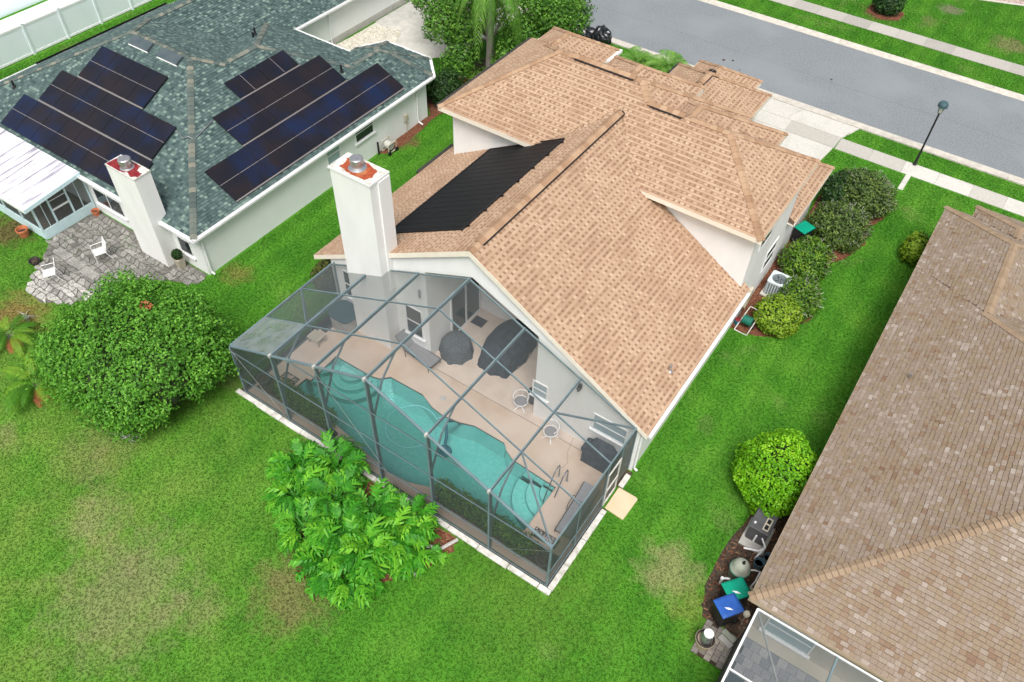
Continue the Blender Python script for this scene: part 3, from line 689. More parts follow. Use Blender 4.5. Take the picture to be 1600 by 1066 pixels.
# walls
def R_at(x): return 7.1-(sR if x > gx else sL)*abs(x-gx)-0.13
def C_at(x): return 5.80-0.44*abs(x-gx)
wl = MB()
def wallpoly(pts, y0=16.0, y1=16.16): wl.extrude([(x, y0, z) for x, z in pts], (0, y1-y0, 0))
wallpoly([(-19.1, 0), (-14.1, 0), (-14.1, R_at(-14.1)), (-19.1, R_at(-19.1))])
wallpoly([(-9.15, 0), (-4.83, 0), (-4.83, R_at(-4.83)), (-9.15, R_at(-9.15))])
wallpoly([(-14.1, C_at(-14.1)), (gx, C_at(gx)), (gx, R_at(gx)), (-14.1, R_at(-14.1))])
wallpoly([(gx, C_at(gx)), (-9.15, C_at(-9.15)), (-9.15, R_at(-9.15)), (gx, R_at(gx))])
wl.box((-19.1, 16.16, 0), (-18.94, 24.3, 2.85)); wl.box((-4.99, 16.16, 0), (-4.83, 24.3, 2.60))
wl.build('garden_wall', M['stucco'], HOUSE)
rw = MB()
rw.box((-14.26, 16.16, 0), (-14.1, 19.45, 5.55)); rw.box((-9.15, 16.16, 0), (-8.99, 19.45, 5.05))
rw.extrude([(-14.26, 19.45, 0), (-8.99, 19.45, 0), (-8.99, 19.45, 5.05), (gx, 19.45, 6.85), (-14.26, 19.45, 5.55)], (0, 0.15, 0))
rw.build('porch_wall', M['stucco'], HOUSE)
cl = MB()
for (x0, x1) in ((-14.26, gx), (gx, -8.99)):
    cl.extrude([(x0, 16.16, R_at(x0)-0.05), (x1, 16.16, R_at(x1)-0.05), (x1, 19.6, R_at(x1)-0.05), (x0, 19.6, R_at(x0)-0.05)], (0, 0, 0.03))
cl.build('porch_ceiling', M['stucco'], HOUSE)
uw = MB()
uw.box((-19.1, 24.3, 0), (-4.83, 29.5, 5.52)); uw.box((-19.1, 29.5, 0), (-8.5, 31.0, 5.52)); uw.box((-18.8, 31.0, 0), (-16.0, 32.5, 5.5)); uw.box((-15.0, 31.0, 0), (-11.2, 31.9, 5.5))
uw.box((-14.2, 31.9, 0), (-9.75, 38.3, 2.52)); uw.box((-13.5, 38.3, 0), (-10.6, 39.3, 2.52)); uw.box((-9.75, 29.5, 0), (-4.85, 34.1, 2.52))
uw.build('upper_wall', M['stucco'], HOUSE)
# chimney
ch = MB(); ch.box((-17.5, 15.38, 0), (-15.7, 16.33, 8.33)); ch.box((-17.53, 15.35, 8.33), (-15.67, 16.36, 8.42)); ch.box((-15.7, 15.75, 3.2), (-15.64, 16.33, 8.3))
chim = ch.build('chimney', M['stucco'], HOUSE)
cp = MB(); cp.box((-17.5, 15.38, 8.42), (-15.7, 16.33, 8.45)); cpo = cp.build('chimney_cap', M['white_old'], chim)
def patch(pts, z, m, par):
    P = []
    for i in range(len(pts)):
        p, q_ = pts[i], pts[(i+1) % len(pts)]
        for k in range(5): t_ = k/5; P.append((p[0]+(q_[0]-p[0])*t_+random.uniform(-.035, .035), p[1]+(q_[1]-p[1])*t_+random.uniform(-.03, .03)))
    g = MB(); g.sheet([P], z); return g.build('rust_patch', m, par)
patch([(-17.2, 15.55), (-16.55, 15.42), (-16.0, 15.48), (-15.88, 15.75), (-15.95, 16.1), (-16.5, 16.22), (-17.1, 16.25), (-17.3, 16.05), (-17.15, 15.8)], 8.454, M['rust'], cpo)
fl = MB(); fl.lathe([(0.33, 8.45), (0.27, 8.48), (0.19, 8.52), (0.19, 8.66), (0.235, 8.67), (0.235, 8.82), (0.21, 8.85), (0.02, 8.87)], (-16.65, 15.86, 0), 18); fl.build('flue', M['steel'], chim, smooth=False)
# windows and doors
window(HOUSE, (-18.50, 16.0, 1.15), X, -Y, 0.55, 1.45, M['white'], M['glass'], 'h')
window(HOUSE, (-15.25, 16.0, 0.98), X, -Y, 0.84, 1.6, M['white'], M['glass'], 'h')
window(HOUSE, (-9.25, 16.0, 1.38), X, -Y, 0.66, 0.80, M['white'], M['glass_blue'], 'h')
window(HOUSE, (-6.66, 16.0, 1.26), X, -Y, 1.38, 0.90, M['white'], M['glass_blue'], 'h')
window(HOUSE, (-13.2, 19.45, 1.35), X, -Y, 1.3, 1.1, M['white'], M['glass'], 'v')
sd = MB(); dw = lambda y0, y1, z0, z1, d=0.05: sd.box((-14.1, y0, z0), (-14.1+d, y1, z1))
dw(17.35, 19.35, 2.45, 2.55); dw(17.35, 19.35, 0.10, 0.17)
for y in (17.35, 18.33, 19.28): dw(y, y+0.07, 0.17, 2.45)
door = sd.build('sliding_door', M['white'], HOUSE)
for y in (17.43, 18.41):
    pn = MB(); pn.box((-14.098, y, 0.18), (-14.08, y+0.88, 2.44)); pn.build('pane', M['glass'], door)
window(HOUSE, (-4.83, 25.3, 3.95), Y, X, 1.3, 1.15, M['white'], M['glass'], 'h', sill=False)
window(HOUSE, (-4.83, 27.3, 1.25), Y, X, 1.3, 1.2, M['white'], M['glass'], 'h', sill=False)
for (x, z) in ((-7.32, 3.1), (-17.0, 2.35)):
    lt = MB(); lt.box((x-0.06, 15.88, z), (x+0.06, 16.0, z+0.22)); lt.lathe([(0.05, 0), (0.08, 0.12), (0.03, 0.16)], (x, 15.84, z-0.02), 8); lt.build('wall_lamp', M['dark_metal'], HOUSE)
for (px, dz) in (((-14.28, 16.0), 2.6),):
    lt = MB(); lt.lathe([(0.02, 0), (0.05, 0.05), (0.05, 0.4), (0.02, 0.45)], (-14.4, 15.93, 3.4), 8); lt.build('wall_lamp', M['steel'], HOUSE)
downspout(HOUSE, -4.77, 16.06, 2.45, X, M['white'], 0.12)
# black pool heating mat on the left slope
def onL(x, y, h): return Vector((x, y, 7.1-sL*(gx-x)))+Vector((-sL, 0, 1)).normalized()*h
hm = MB(); NR = 34
for k in range(NR):
    y0 = 17.25+6.75*k/NR; y1 = y0+6.75/NR-0.006; o = 0.25*0
    hm.extrude([onL(-16.85, y0, 0.035), onL(-13.33, y0, 0.035), onL(-13.33, y1, 0.035), onL(-16.85, y1, 0.035)], Vector((-sL, 0, 1)).normalized()*(0.035+0.004*(k % 2)))
hmo = hm.build('pool_heater_mat', M['heater'], HOUSE)
hp = MB(); hp.tube([onL(-13.28, 17.2, 0.07), onL(-13.28, 24.1, 0.07)], 0.04, 8); hp.tube([onL(-16.9, 16.7, 0.07), onL(-16.9, 24.1, 0.07)], 0.04, 8); hp.tube([onL(-13.28, 24.1, 0.07), onL(-16.9, 24.1, 0.07)], 0.035, 8)
hp.build('header_pipe', M['black'], hmo)
cm = MB()
for k in range(7): cm.obox(onL(-13.2, 17.5+k*1.05, 0.06), (0.05, 0, 0.03), (0, 0.03, 0), (-0.02, 0, 0.04))
cm.build('mat_clamp', M['black'], hmo)
pv = MB(); pv.lathe([(0.12, 2.95), (0.05, 3.02), (0.05, 3.28)], (-5.14, 18.6, 0), 8); pv.build('vent_pipe', M['steel'], HOUSE)
# meter boxes on the side wall
eb = thing('electric_box', 'beige electric meter boxes low on the side wall by the hose cart', 'meter box', (-4.83, 25.9, 0))
q = MB(); q.box((-4.82, 25.45, 0.75), (-4.62, 25.8, 1.45)); q.box((-4.82, 26.0, 0.8), (-4.66, 26.3, 1.3)); bevel(q.build('cabinet', M['beige'], eb), 0.02)
q = MB(); q.tube([(-4.76, 25.6, 0.75), (-4.76, 25.6, 0.0)], 0.03, 6); q.tube([(-4.76, 26.15, 0.8), (-4.76, 26.15, 0.0)], 0.025, 6); q.build('conduit', M['steel'], eb)

# ================================================================== left neighbour
LH = thing('house', 'pale green single-storey house with a green-grey roof covered in solar panels', 'house', (-32, 20, 0))
S2 = 0.464
LEFT = [hip_block(rect(-42.3, 13.86, -24.92, 27.14), 2.4, S2), hip_block(rect(-36.3, 20.0, -24.92, 29.3), 2.4, [None, S2, S2, S2]),
        hip_block([(-30.1, 25.0), (-24.92, 25.0), (-24.92, 30.1), (-26.2, 31.4), (-29.2, 31.4), (-30.1, 29.85)], 2.4, [None, S2, S2, S2, S2, S2]),
        hip_block(rect(-42.2, 22.0, -34.3, 42.0), 2.4, [None, S2, S2, S2])]
for k in (1, 2, 3): LEFT[k]['open'] = (0,)
lroof = roof_base(LEFT, LH, M['sh_base_l'], M['white'])
lay_pieces(shingle_tabs(LEFT, 0.145, 'left', 120), 'shingle', M['sh_left'], lroof, 300, 'shingle_field')
lay_pieces(cap_pieces(LEFT, 0.26, 0.145), 'ridge_cap', M['sh_lcap'], lroof, 300, 'ridge_cap_row')
q = MB()
def gutter(p, q_, m, par, wd=0.13):
    g = MB(); p = Vector(p); q_ = Vector(q_); d = (q_-p).normalized(); n = Vector((d.y, -d.x, 0))
    for (o, b0, b1) in ((0.0, 0, 0.11), (wd, 0, 0.11)):
        g.obox((p+q_)/2+n*(o+0.01)+Z*((b0+b1)/2), d*(p-q_).length/2, n*0.01, Z*(b1-b0)/2)
    g.obox((p+q_)/2+n*(wd/2+0.01)+Z*0.008, d*(p-q_).length/2, n*(wd/2), Z*0.008)
    return g.build('gutter', m, par)
gutter((-42.3, 13.86, 2.28), (-24.78, 13.86, 2.28), M['white'], LH)
gutter((-24.92, 13.73, 2.28), (-24.92, 30.1, 2.28), M['white'], LH)
gutter((-24.92, 30.1, 2.28), (-26.2, 31.4, 2.28), M['white'], LH)
gutter((-26.2, 31.4, 2.28), (-29.2, 31.4, 2.28), M['white'], LH)
gutter((-29.2, 31.4, 2.28), (-30.1, 29.85, 2.28), M['white'], LH)
gutter((-30.1, 29.3, 2.28), (-34.3, 29.3, 2.28), M['white'], LH)
gutter((-34.3, 29.43, 2.28), (-34.3, 42.0, 2.28), M['white'], LH)
gutter((-42.3, 27.14, 2.3), (-42.3, 18.5, 2.3), M['black'], LH, 0.22)
gutter((-42.3, 18.5, 2.28), (-42.3, 13.86, 2.28), M['white'], LH)
lw = MB(); lw.box((-41.9, 14.15, 0), (-25.12, 26.8, 2.25)); lw.box((-30.0, 26.8, 0), (-25.14, 29.75, 2.25)); lw.prism([(-29.7, 29.75), (-25.14, 29.75), (-26.35, 31.05), (-29.0, 31.05)], 0, 2.25)
lw.box((-41.8, 26.8, 0), (-34.62, 41.6, 2.25)); lw.box((-34.62, 26.8, 0), (-30.0, 29.0, 2.25))
lw.build('wall', M['stucco_green'], LH)
pl = MB(); pl.box((-34.618, 29.02, 0), (-34.59, 41.6, 0.42)); pl.build('plinth', M['concrete_old'], LH)
ch = MB(); ch.box((-28.75, 13.42, 0), (-26.95, 14.2, 4.78)); lch = ch.build('chimney', M['stucco'], LH)
cp = MB(); cp.box((-28.77, 13.40, 4.78), (-26.93, 14.22, 4.83)); cpo = cp.build('chimney_cap', M['white_old'], lch); patch([(-28.72, 13.46), (-27.75, 13.44), (-27.55, 13.6), (-27.2, 13.45), (-26.98, 13.62), (-27.0, 13.85), (-27.35, 13.9), (-27.45, 14.15), (-28.2, 14.17), (-28.3, 14.0), (-28.7, 14.1)], 4.834, M['maroon'], cpo)
fl = MB(); fl.lathe([(0.30, 4.83), (0.22, 4.87), (0.22, 5.06), (0.26, 5.07), (0.26, 5.24), (0.22, 5.27), (0.02, 5.28)], (-27.85, 13.8, 0), 18); fl.build('flue', M['steel'], lch)
window(LH, (-25.12, 24.05, 1.38), Y, X, 1.35, 0.98, M['white'], M['glass'], 'h')
window(LH, (-25.12, 22.0, 1.22), Y, X, 0.92, 1.0, M['white'], M['glass_blue'], 'h')
window(LH, (-32.5, 14.15, 0.62), X, -Y, 2.05, 0.95, M['white'], M['glass'], 'v')
window(LH, (-26.68, 14.15, 0.66), X, -Y, 0.85, 0.9, M['white'], M['glass'], '')
downspout(LH, -25.06, 28.85, 2.3, X, M['white']); downspout(LH, -25.06, 14.25, 2.3, X, M['white'], 0.2); downspout(LH, -34.55, 32.3, 2.3, X, M['white'])
mb_ = MB(); mb_.box((-25.12, 27.75, 0.75), (-25.0, 28.0, 1.1)); mb_.tube([(-25.06, 27.88, 0.75), (-25.06, 27.88, 0)], 0.025, 6); mb_.build('meter_box', M['beige'], LH)
# solar panels: one object each, frame + two cell fields
def solar(c, ax, ay, n):
    """c centre on roof plane, ax / ay half vectors, n normal"""
    p = MB(); p.obox(c+n*0.10, ax*0.988, ay*0.988, n*0.02); fr = p.build('solar_panel', M['black'], LH)
    for k in (-0.5, 0.5):
        g = MB(); g.obox(c+n*0.1215+ay*k, ax*0.972, ay*0.478, n*0.0025); g.build('cell_field', M['cell'], fr)
    g = MB(); g.obox(c+n*0.1215, ax*0.97, ay*0.012, n*0.003); g.build('mid_rail', M['panel_line'], fr)
nR = Vector((0, -S2, 1)).normalized(); vR = Vector((0, 1, S2)).normalized()
nT = Vector((S2, 0, 1)).normalized(); vT = Vector((-1, 0, S2)).normalized()
def rearp(x, y): return Vector((x, y, 2.4+S2*(y-13.86)))
def rightp(x, y): return Vector((x, y, 2.4+S2*(-24.92-x)))
for (x0, x1, n, y0, y1) in ((-36.5, -31.76, 4, 17.58, 19.28), (-37.6, -29.42, 7, 15.83, 17.49), (-38.6, -29.24, 8, 14.08, 15.74)):
    wd = (x1-x0)/n; yc = (y0+y1)/2; hl = (y1-y0)/2*math.sqrt(1+S2*S2)
    for k in range(n): solar(rearp(x0+wd*(k+0.5), yc), X*wd/2, vR*hl, nR)
for (y0, y1, n, x0, x1) in ((18.82, 25.78, 6, -28.69, -27.0), (16.5, 28.02, 10, -26.91, -25.2)):
    wd = (y1-y0)/n; xc = (x0+x1)/2; hl = (x1-x0)/2*math.sqrt(1+S2*S2)
    for k in range(n): solar(rightp(xc, y0+wd*(k+0.5)), Y*wd/2, vT*hl, nT)
for k in range(2): solar(rightp(-29.27, 20.62+1.93*(k+0.5)), vT*0.53, Y*0.955, nT)
rl = MB()
for (y, x0, x1) in ((17.535, -36.5, -31.8), (15.785, -37.6, -29.4)): rl.bar(rearp(x0, y)+nR*0.09, rearp(x1, y)+nR*0.09, 0.07, 0.03, up=nR)
for (x, y0, y1) in ((-26.955, 18.8, 25.8), (-28.745, 20.6, 24.5), (-25.16, 16.5, 28.0)): rl.bar(rightp(x, y0)+nT*0.09, rightp(x, y1)+nT*0.09, 0.06, 0.03, up=nT)
rl.build('mounting_rail', M['panel_line'], LH)
cn = MB(); cn.tube([rearp(-29.4, 17.35)+nR*0.05, rearp(-28.75, 17.2)+nR*0.05, rearp(-28.52, 17.35)+nR*0.12, rightp(-28.3, 17.4)+nT*0.06, rightp(-28.6, 18.75)+nT*0.06], 0.02, 6); cn.build('conduit', M['steel'], LH)
for x0 in (-35.25, -33.2):
    k = MB(); a = rearp(x0, 19.9); b_ = rearp(x0+1.38, 20.36); c = (a+b_)/2
    k.obox(c+nR*0.07, X*0.69, vR*0.26, nR*0.07); sk = k.build('roof_vent', M['vent'], LH)
    k = MB(); k.obox(c+nR*0.03-vR*0.28, X*0.69, vR*0.02, nR*0.03); k.build('flashing', M['white'], sk)
for P in (rearp(-39.6, 15.8), rightp(-27.5, 26.05), Vector((-33.1, 25.5, 3.8)), Vector((-33.4, 25.9, 3.8))):
    k = MB(); k.lathe([(0.13, -0.05), (0.08, 0.06), (0.055, 0.1), (0.055, 0.36), (0.02, 0.37)], P, 8); k.build('vent_pipe', M['black'], LH)

# ================================================================== right neighbour
RH = thing('house', 'single-storey house with a large mottled brown shingle hip roof on the right', 'house', (8, 22, 0))
S3 = 0.46
RIGHT = [hip_block(rect(0.62, 12.6, 18.0, 30.2), 2.45, S3), hip_block(rect(0.62, 18.0, 6.45, 35.05), 2.45, [None, S3, S3, S3]), hip_block(rect(1.78, 30.0, 5.4, 35.95), 2.45, [None, S3, S3, S3])]
for k in (1, 2): RIGHT[k]['open'] = (0,)
rroof = roof_base(RIGHT, RH, M['sh_base_r'], M['tan_trim'])
lay_pieces(shingle_tabs(RIGHT, 0.145, 'right', 160), 'shingle', M['sh_right'], rroof, 300, 'shingle_field')
lay_pieces(cap_pieces(RIGHT, 0.19, 0.155, lap=0.90), 'ridge_cap', M['sh_rcap'], rroof, 300, 'ridge_cap_row')
q = MB(); q.box((1.05, 13.1, 0), (17.5, 29.8, 2.26)); q.box((1.05, 29.8, 0), (6.0, 34.6, 2.26)); q.box((2.2, 34.6, 0), (5.0, 35.5, 2.26)); q.build('wall', M['stucco_beige'], RH)
window(RH, (1.42, 13.1, 0.25), X, -Y, 1.5, 1.15, M['white'], M['glass_blue'], 'h')
pv = MB(); pv.lathe([(0.14, 2.95), (0.05, 3.05), (0.05, 3.35)], (2.05, 23.2, 0), 8); pv.build('vent_pipe', M['steel'], RH)

# ================================================================== ground
def structure(mb, name, m): return mb.build(name, m, kind='structure')
POOL = [(-17.31, 13.83), (-17.25, 12.3), (-17.47, 12.28), (-17.49, 11.69), (-15.7, 11.36), (-14.17, 11.14), (-12.97, 10.92), (-12.01, 10.80), (-11.14, 10.86), (-10.4, 11.14), (-9.68, 11.3), (-8.67, 11.24), (-7.4, 11.36),
        (-6.66, 11.68), (-6.68, 13.77), (-8.65, 13.86), (-9.03, 14.05), (-9.29, 14.28), (-10.66, 14.28), (-11.25, 14.07), (-11.97, 13.97), (-12.52, 14.04), (-13.21, 14.31), (-14.79, 14.27), (-15.1, 13.95), (-15.45, 13.86)]
g = MB(); g.sheet([[(-170, -70), (110, -70), (110, 180), (-170, 180)], [(-18.8, 10.6), (-18.8, 15.8), (-5.2, 15.8), (-5.2, 10.6)]], 0.0); structure(g, 'lawn', M['lawn'])
g = MB(); g.sheet([[(-170, 43.6), (110, 43.6), (110, 51.75), (-170, 51.75)]], 0.008); structure(g, 'road', M['asphalt'])
g = MB()
for k in range(60):
    x0 = -40+k*1.0; y0 = 46.9+.05*math.sin(k*.7)+.03*math.sin(k*2.3); x1 = x0+1.0; y1 = 46.9+.05*math.sin((k+1)*.7)+.03*math.sin((k+1)*2.3); g.add([(x0, y0, .012), (x1, y1, .012), (x1, y1+.018, .012), (x0, y0+.018, .012)], [(0, 1, 2, 3)])
structure(g, 'road_seam', M['joint'])
for (x, y, r) in ((-14.4, 45.4, .13), (-13.9, 45.65, .09), (-13.1, 44.9, .06), (-8.2, 47.2, .10)):
    g = MB(); g.sheet([[(x+r*random.uniform(.6, 1.2)*math.cos(a*.7), y+r*random.uniform(.6, 1.2)*math.sin(a*.7)) for a in range(9)]], .013); structure(g, 'road_stain', M['soil'])
def kerb(name, y0, y1, x0, x1, L, lip):
    base = MB(); base.box((-170, y0+0.01, 0), (110, y1-0.01, 0.012)); s = structure(base, name, M['kerb']); x = x0
    while x < x1:
        b = MB(); ln = L*random.uniform(0.96, 1.04); hi = 0.075; lo = 0.022
        za, zb = (hi, lo) if lip else (lo, hi)
        b.add([(x, y0, 0), (x+ln-0.025, y0, 0), (x+ln-0.025, y1, 0), (x, y1, 0), (x, y0, za), (x+ln-0.025, y0, za), (x+ln-0.025, y1, zb), (x, y1, zb)], [(0, 3, 2, 1), (4, 5, 6, 7), (0, 1, 5, 4), (1, 2, 6, 5), (2, 3, 7, 6), (3, 0, 4, 7)])
        b.build('kerb_block', M['kerb'], s); x += ln
kerb('near_kerb', 43.02, 43.66, -46, 14, 3.05, True)
kerb('far_kerb', 51.7, 52.32, -34, 22, 3.05, False)
def walk(name, y0, y1, x0, x1, L, t0=0.2, t1=0.9):
    base = MB(); base.box((x0, y0+0.02, 0), (x1, y1-0.02, 0.012)); s = structure(base, name, M['concrete_old']); x = x0
    while x < x1-0.3:
        b = MB(); e = min(x+L*random.uniform(0.95, 1.05), x1); b.box((x, y0, 0), (e-0.025, y1, 0.035+random.uniform(-0.006, 0.006)), 0, random.uniform(t0, t1)); bevel(b.build('slab', M['slab'], s), 0.01, 1); x = e
walk('near_sidewalk', 40.35, 41.52, -5.62, 12, 1.72, 0.4, 1.0)
walk('far_sidewalk', 54.72, 56.02, -24, 18, 1.75, 0.0, 0.45)
base = MB(); base.prism([(-14.3, 38.4), (-5.9, 38.4), (-5.65, 41.5), (-5.1, 43.0), (-14.9, 43.0)], 0, 0.012); dr = structure(base, 'driveway', M['concrete_old'])
for poly, tn in (([(-14.8, 41.55), (-8.75, 41.55), (-8.82, 41.95), (-8.62, 42.25), (-8.55, 42.6), (-8.35, 43.0), (-14.9, 43.0)], 0.85), ([(-8.71, 41.55), (-5.64, 41.55), (-5.55, 42.0), (-5.12, 43.0), (-8.31, 43.0), (-8.51, 42.6), (-8.58, 42.25), (-8.78, 41.95)], 0.88),
                 ([(-14.4, 40.36), (-8.5, 40.36), (-8.5, 41.51), (-14.4, 41.51)], 0.85), ([(-8.46, 40.36), (-5.68, 40.36), (-5.64, 41.51), (-8.46, 41.51)], 0.42), ([(-14.3, 38.4), (-5.9, 38.4), (-5.7, 40.32), (-14.3, 40.32)], 0.9)):
    b = MB(); b.prism(poly, 0, 0.04, 0, tn); b.build('slab', M['slab'], dr)
b = MB(); b.prism([(-1.78, 38.85), (-1.52, 38.85), (-1.50, 40.33), (-1.76, 40.33)], 0, 0.045); bevel(structure(b, 'path_strip', M['concrete']), 0.01)
b = MB(); b.prism([(-36, 33.0), (-31.4, 33.0), (-29.6, 34.0), (-28.3, 35.4), (-27.6, 38.2), (-27.6, 43.0), (-41.0, 43.0), (-41.0, 42.2), (-34.4, 42.2), (-34.4, 33.0)], 0, 0.025); nd = structure(b, 'neighbour_driveway', M['concrete'])
b = MB(); b.prism([(-34.5, 36.2), (-33.6, 36.0), (-33.0, 38.0), (-33.5, 42.0), (-34.5, 42.0)], 0.0, 0.03); structure(b, 'driveway_patch', M['concrete_old'])
b = MB(); b.prism([(-34.5, 32.3), (-32.7, 32.0), (-31.3, 33.9), (-32.4, 36.4), (-34.2, 35.8)], 0, 0.05); structure(b, 'pebble_bed', M['kerb'])
b = MB()
for k in range(900):
    x = random.uniform(-34.4, -31.3); y = random.uniform(32.2, 36.3)
    if inside2([(-34.5, 32.3), (-32.7, 32.0), (-31.3, 33.9), (-32.4, 36.4), (-34.2, 35.8)], x, y):
        r = random.uniform(0.03, 0.07); b.lathe([(r, 0.045), (r*0.8, 0.045+r*0.6), (0.004, 0.045+r*0.8)], (x, y, 0), 5, tone=random.random())
b.build('pebbles', M['pebble'], kind='stuff')
b = MB(); b.sheet([[(-4.6, 63.6), (2.5, 66.0), (2.5, 90), (-4.6, 90)]], 0.01); structure(b, 'far_driveway', M['pink'])
b = MB(); b.prism([(-4.6, 63.35), (2.5, 65.75), (2.5, 65.98), (-4.6, 63.58)], 0, 0.05); structure(b, 'driveway_edge', M['kerb'])
def inpoly(P, x, y):
    c = False
    for i in range(len(P)):
        a, b_ = P[i], P[i-1]
        if (a[1] > y) != (b_[1] > y) and x < (b_[0]-a[0])*(y-a[1])/(b_[1]-a[1])+a[0]: c = not c
    return c
def bed(name, poly, z=0.02, chips=0, m='mulch'):
    b = MB(); n = 28; P = []
    for i in range(len(poly)):
        p, q = poly[i], poly[(i+1) % len(poly)]
        for k in range(4): t = k/4; P.append((p[0]+(q[0]-p[0])*t+random.uniform(-.07, .07), p[1]+(q[1]-p[1])*t+random.uniform(-.07, .07)))
    b.sheet([P], z); structure(b, name, M[m])
    if chips:
        xs = [p[0] for p in poly]; ys = [p[1] for p in poly]; c = MB(); k = 0
        while k < chips:
            x = random.uniform(min(xs)-.1, max(xs)+.1); y = random.uniform(min(ys)-.1, max(ys)+.1)
            if inpoly(poly, x, y):
                a = random.uniform(0, math.pi); L = random.uniform(0.03, 0.09); wv = random.uniform(0.008, 0.02); d = Vector((math.cos(a), math.sin(a), random.uniform(-.3, .3)))*L; s_ = Vector((-math.sin(a), math.cos(a), 0.2))*wv
                p = Vector((x, y, z+random.uniform(0.01, 0.035))); c.add([p-d-s_, p+d-s_, p+d+s_, p-d+s_], [(0, 1, 2, 3)], 0, random.random()); k += 1
        c.build('mulch_chips', M['chip'], kind='stuff')
BED_R = [(-4.83, 24.75), (-4.0, 24.85), (-3.2, 25.2), (-2.75, 26.0), (-2.15, 27.3), (-2.3, 28.6), (-2.9, 29.6), (-2.7, 31.2), (-2.1, 32.2), (-1.8, 33.5), (-2.0, 35.0), (-1.6, 36.2), (-2.2, 37.4), (-3.6, 37.6), (-4.83, 36.5)]
BED_P = [(-13.8, 8.6), (-13.0, 7.2), (-12.2, 6.2), (-11.0, 6.0), (-10.0, 6.5), (-9.3, 7.6), (-8.6, 8.8), (-8.25, 9.7), (-8.4, 10.15), (-13.0, 10.15)]
bed('mulch_bed', BED_R, 0.02, 2600); bed('mulch_bed', BED_P, 0.02, 1800)
bed('mulch_bed', [(-25.1, 25.6), (-24.7, 25.6), (-24.55, 27.0), (-24.7, 30.0), (-24.4, 34.2), (-26.5, 34.5), (-26.4, 31.2), (-25.1, 29.9)], 0.02, 500)
bed('soil_bed', [(-0.75, 14.4), (-0.6, 13.2), (-0.35, 12.5), (1.05, 12.5), (1.05, 20.0), (-0.1, 20.0), (-0.5, 17.0)], 0.02, 600, 'soil')
bed('mulch_bed', [(-9.3, 57.2), (-8.2, 56.6), (-7.1, 57.2), (-7.0, 58.4), (-8.2, 59.2), (-9.4, 58.4)], 0.02, 200)
bed('soil_bed', [(-22.5, 29.0), (-19.8, 29.0), (-19.8, 37.5), (-25.5, 39.0), (-26.5, 36.0)], 0.015, 0, 'soil')
b = MB(); b.prism([(-4.86, 14.08), (-4.1, 14.03), (-4.06, 15.05), (-4.15, 15.1), (-4.86, 15.1)], 0, 0.06); bevel(structure(b, 'door_pad', M['step']), 0.02)
# stone patio of the left neighbour
PAT = [(-32.85, 14.1), (-32.85, 11.6), (-31.9, 10.5), (-31.3, 9.6), (-30.6, 8.9), (-29.6, 8.8), (-28.5, 9.6), (-27.3, 11.0), (-26.7, 12.6), (-25.2, 13.4), (-25.2, 14.1)]
b = MB(); b.sheet([PAT], 0.012); pat = structure(b, 'stone_patio', M['joint'])
GR = 0.335; pts = {}
def gp(i, j):
    if (i, j) not in pts: pts[(i, j)] = (-33.2+(i+0.5*(j % 2))*GR+random.uniform(-.11, .11), 8.6+j*GR*0.8+random.uniform(-.085, .085))
    return pts[(i, j)]
for i in range(25):
    for j in range(22):
        q = [gp(i, j), gp(i+1, j), gp(i+1, j+1), gp(i, j+1)]; cx = sum(p[0] for p in q)/4; cy = sum(p[1] for p in q)/4
        if not inpoly(PAT, cx, cy) or cy > 13.95 or (-28.8 < cx < -26.9 and cy > 13.3): continue
        hgt = random.uniform(0.03, 0.06); P = []
        for k in range(4):
            p, r_ = q[k], q[(k+1) % 4]
            for t in (0.12, 0.88): P.append((cx+(p[0]+(r_[0]-p[0])*t-cx)*0.86, cy+(p[1]+(r_[1]-p[1])*t-cy)*0.86))
        s_ = MB(); s_.prism(P, 0.0, hgt, 0, min(1, max(0, random.gauss(0.72 if cy < 10.4 else 0.36, 0.13)))); s_.build('stone', M['stone'], pat)
for k in range(3):
    b = MB(); b.box((-31.9+k*1.0, 11.0-0.04*k, 0.0), (-30.95+k*1.0, 11.42-0.04*k, 0.075), 0, 0.55); o = b.build('stone_slab', M['stone'], pat)
# paver pad by the bins and paved floor in the right-hand cage
b = MB(); b.box((-0.15, 11.25, 0), (0.92, 12.5, 0.012)); pad = structure(b, 'paver_pad', M['soil'])
for i in range(5):
    for j in range(6):
        x = -0.14+i*0.212; y = 11.26+j*0.205+(0.1 if i % 2 else 0)
        if y+0.19 > 12.5: continue
        s_ = MB(); s_.box((x, y, 0), (x+0.198, y+0.19, 0.045+random.uniform(-.006, .006)), 0, random.random()); s_.build('paver', M['paver'], pad)
b = MB(); b.box((1.0, 6.0, 0), (9.0, 13.1, 0.02)); rp = structure(b, 'paved_patio', M['soil'])
for i in range(12):
    for j in range(10):
        x = 1.05+i*0.3; y = 12.35-j*0.3; a = (j % 2)*0.15
        if not in_frame((x, y, 0), 40): continue
        s_ = MB(); s_.box((x+a, y, 0), (x+a+0.29, y+0.29, 0.05+random.uniform(-.003, .003)), 0, random.random()); s_.build('paver', M['paver_dark'], rp)
b = MB(); b.box((1.02, 12.66, 0), (9, 13.095, 0.055)); structure(b, 'patio_edge', M['stucco_beige'])

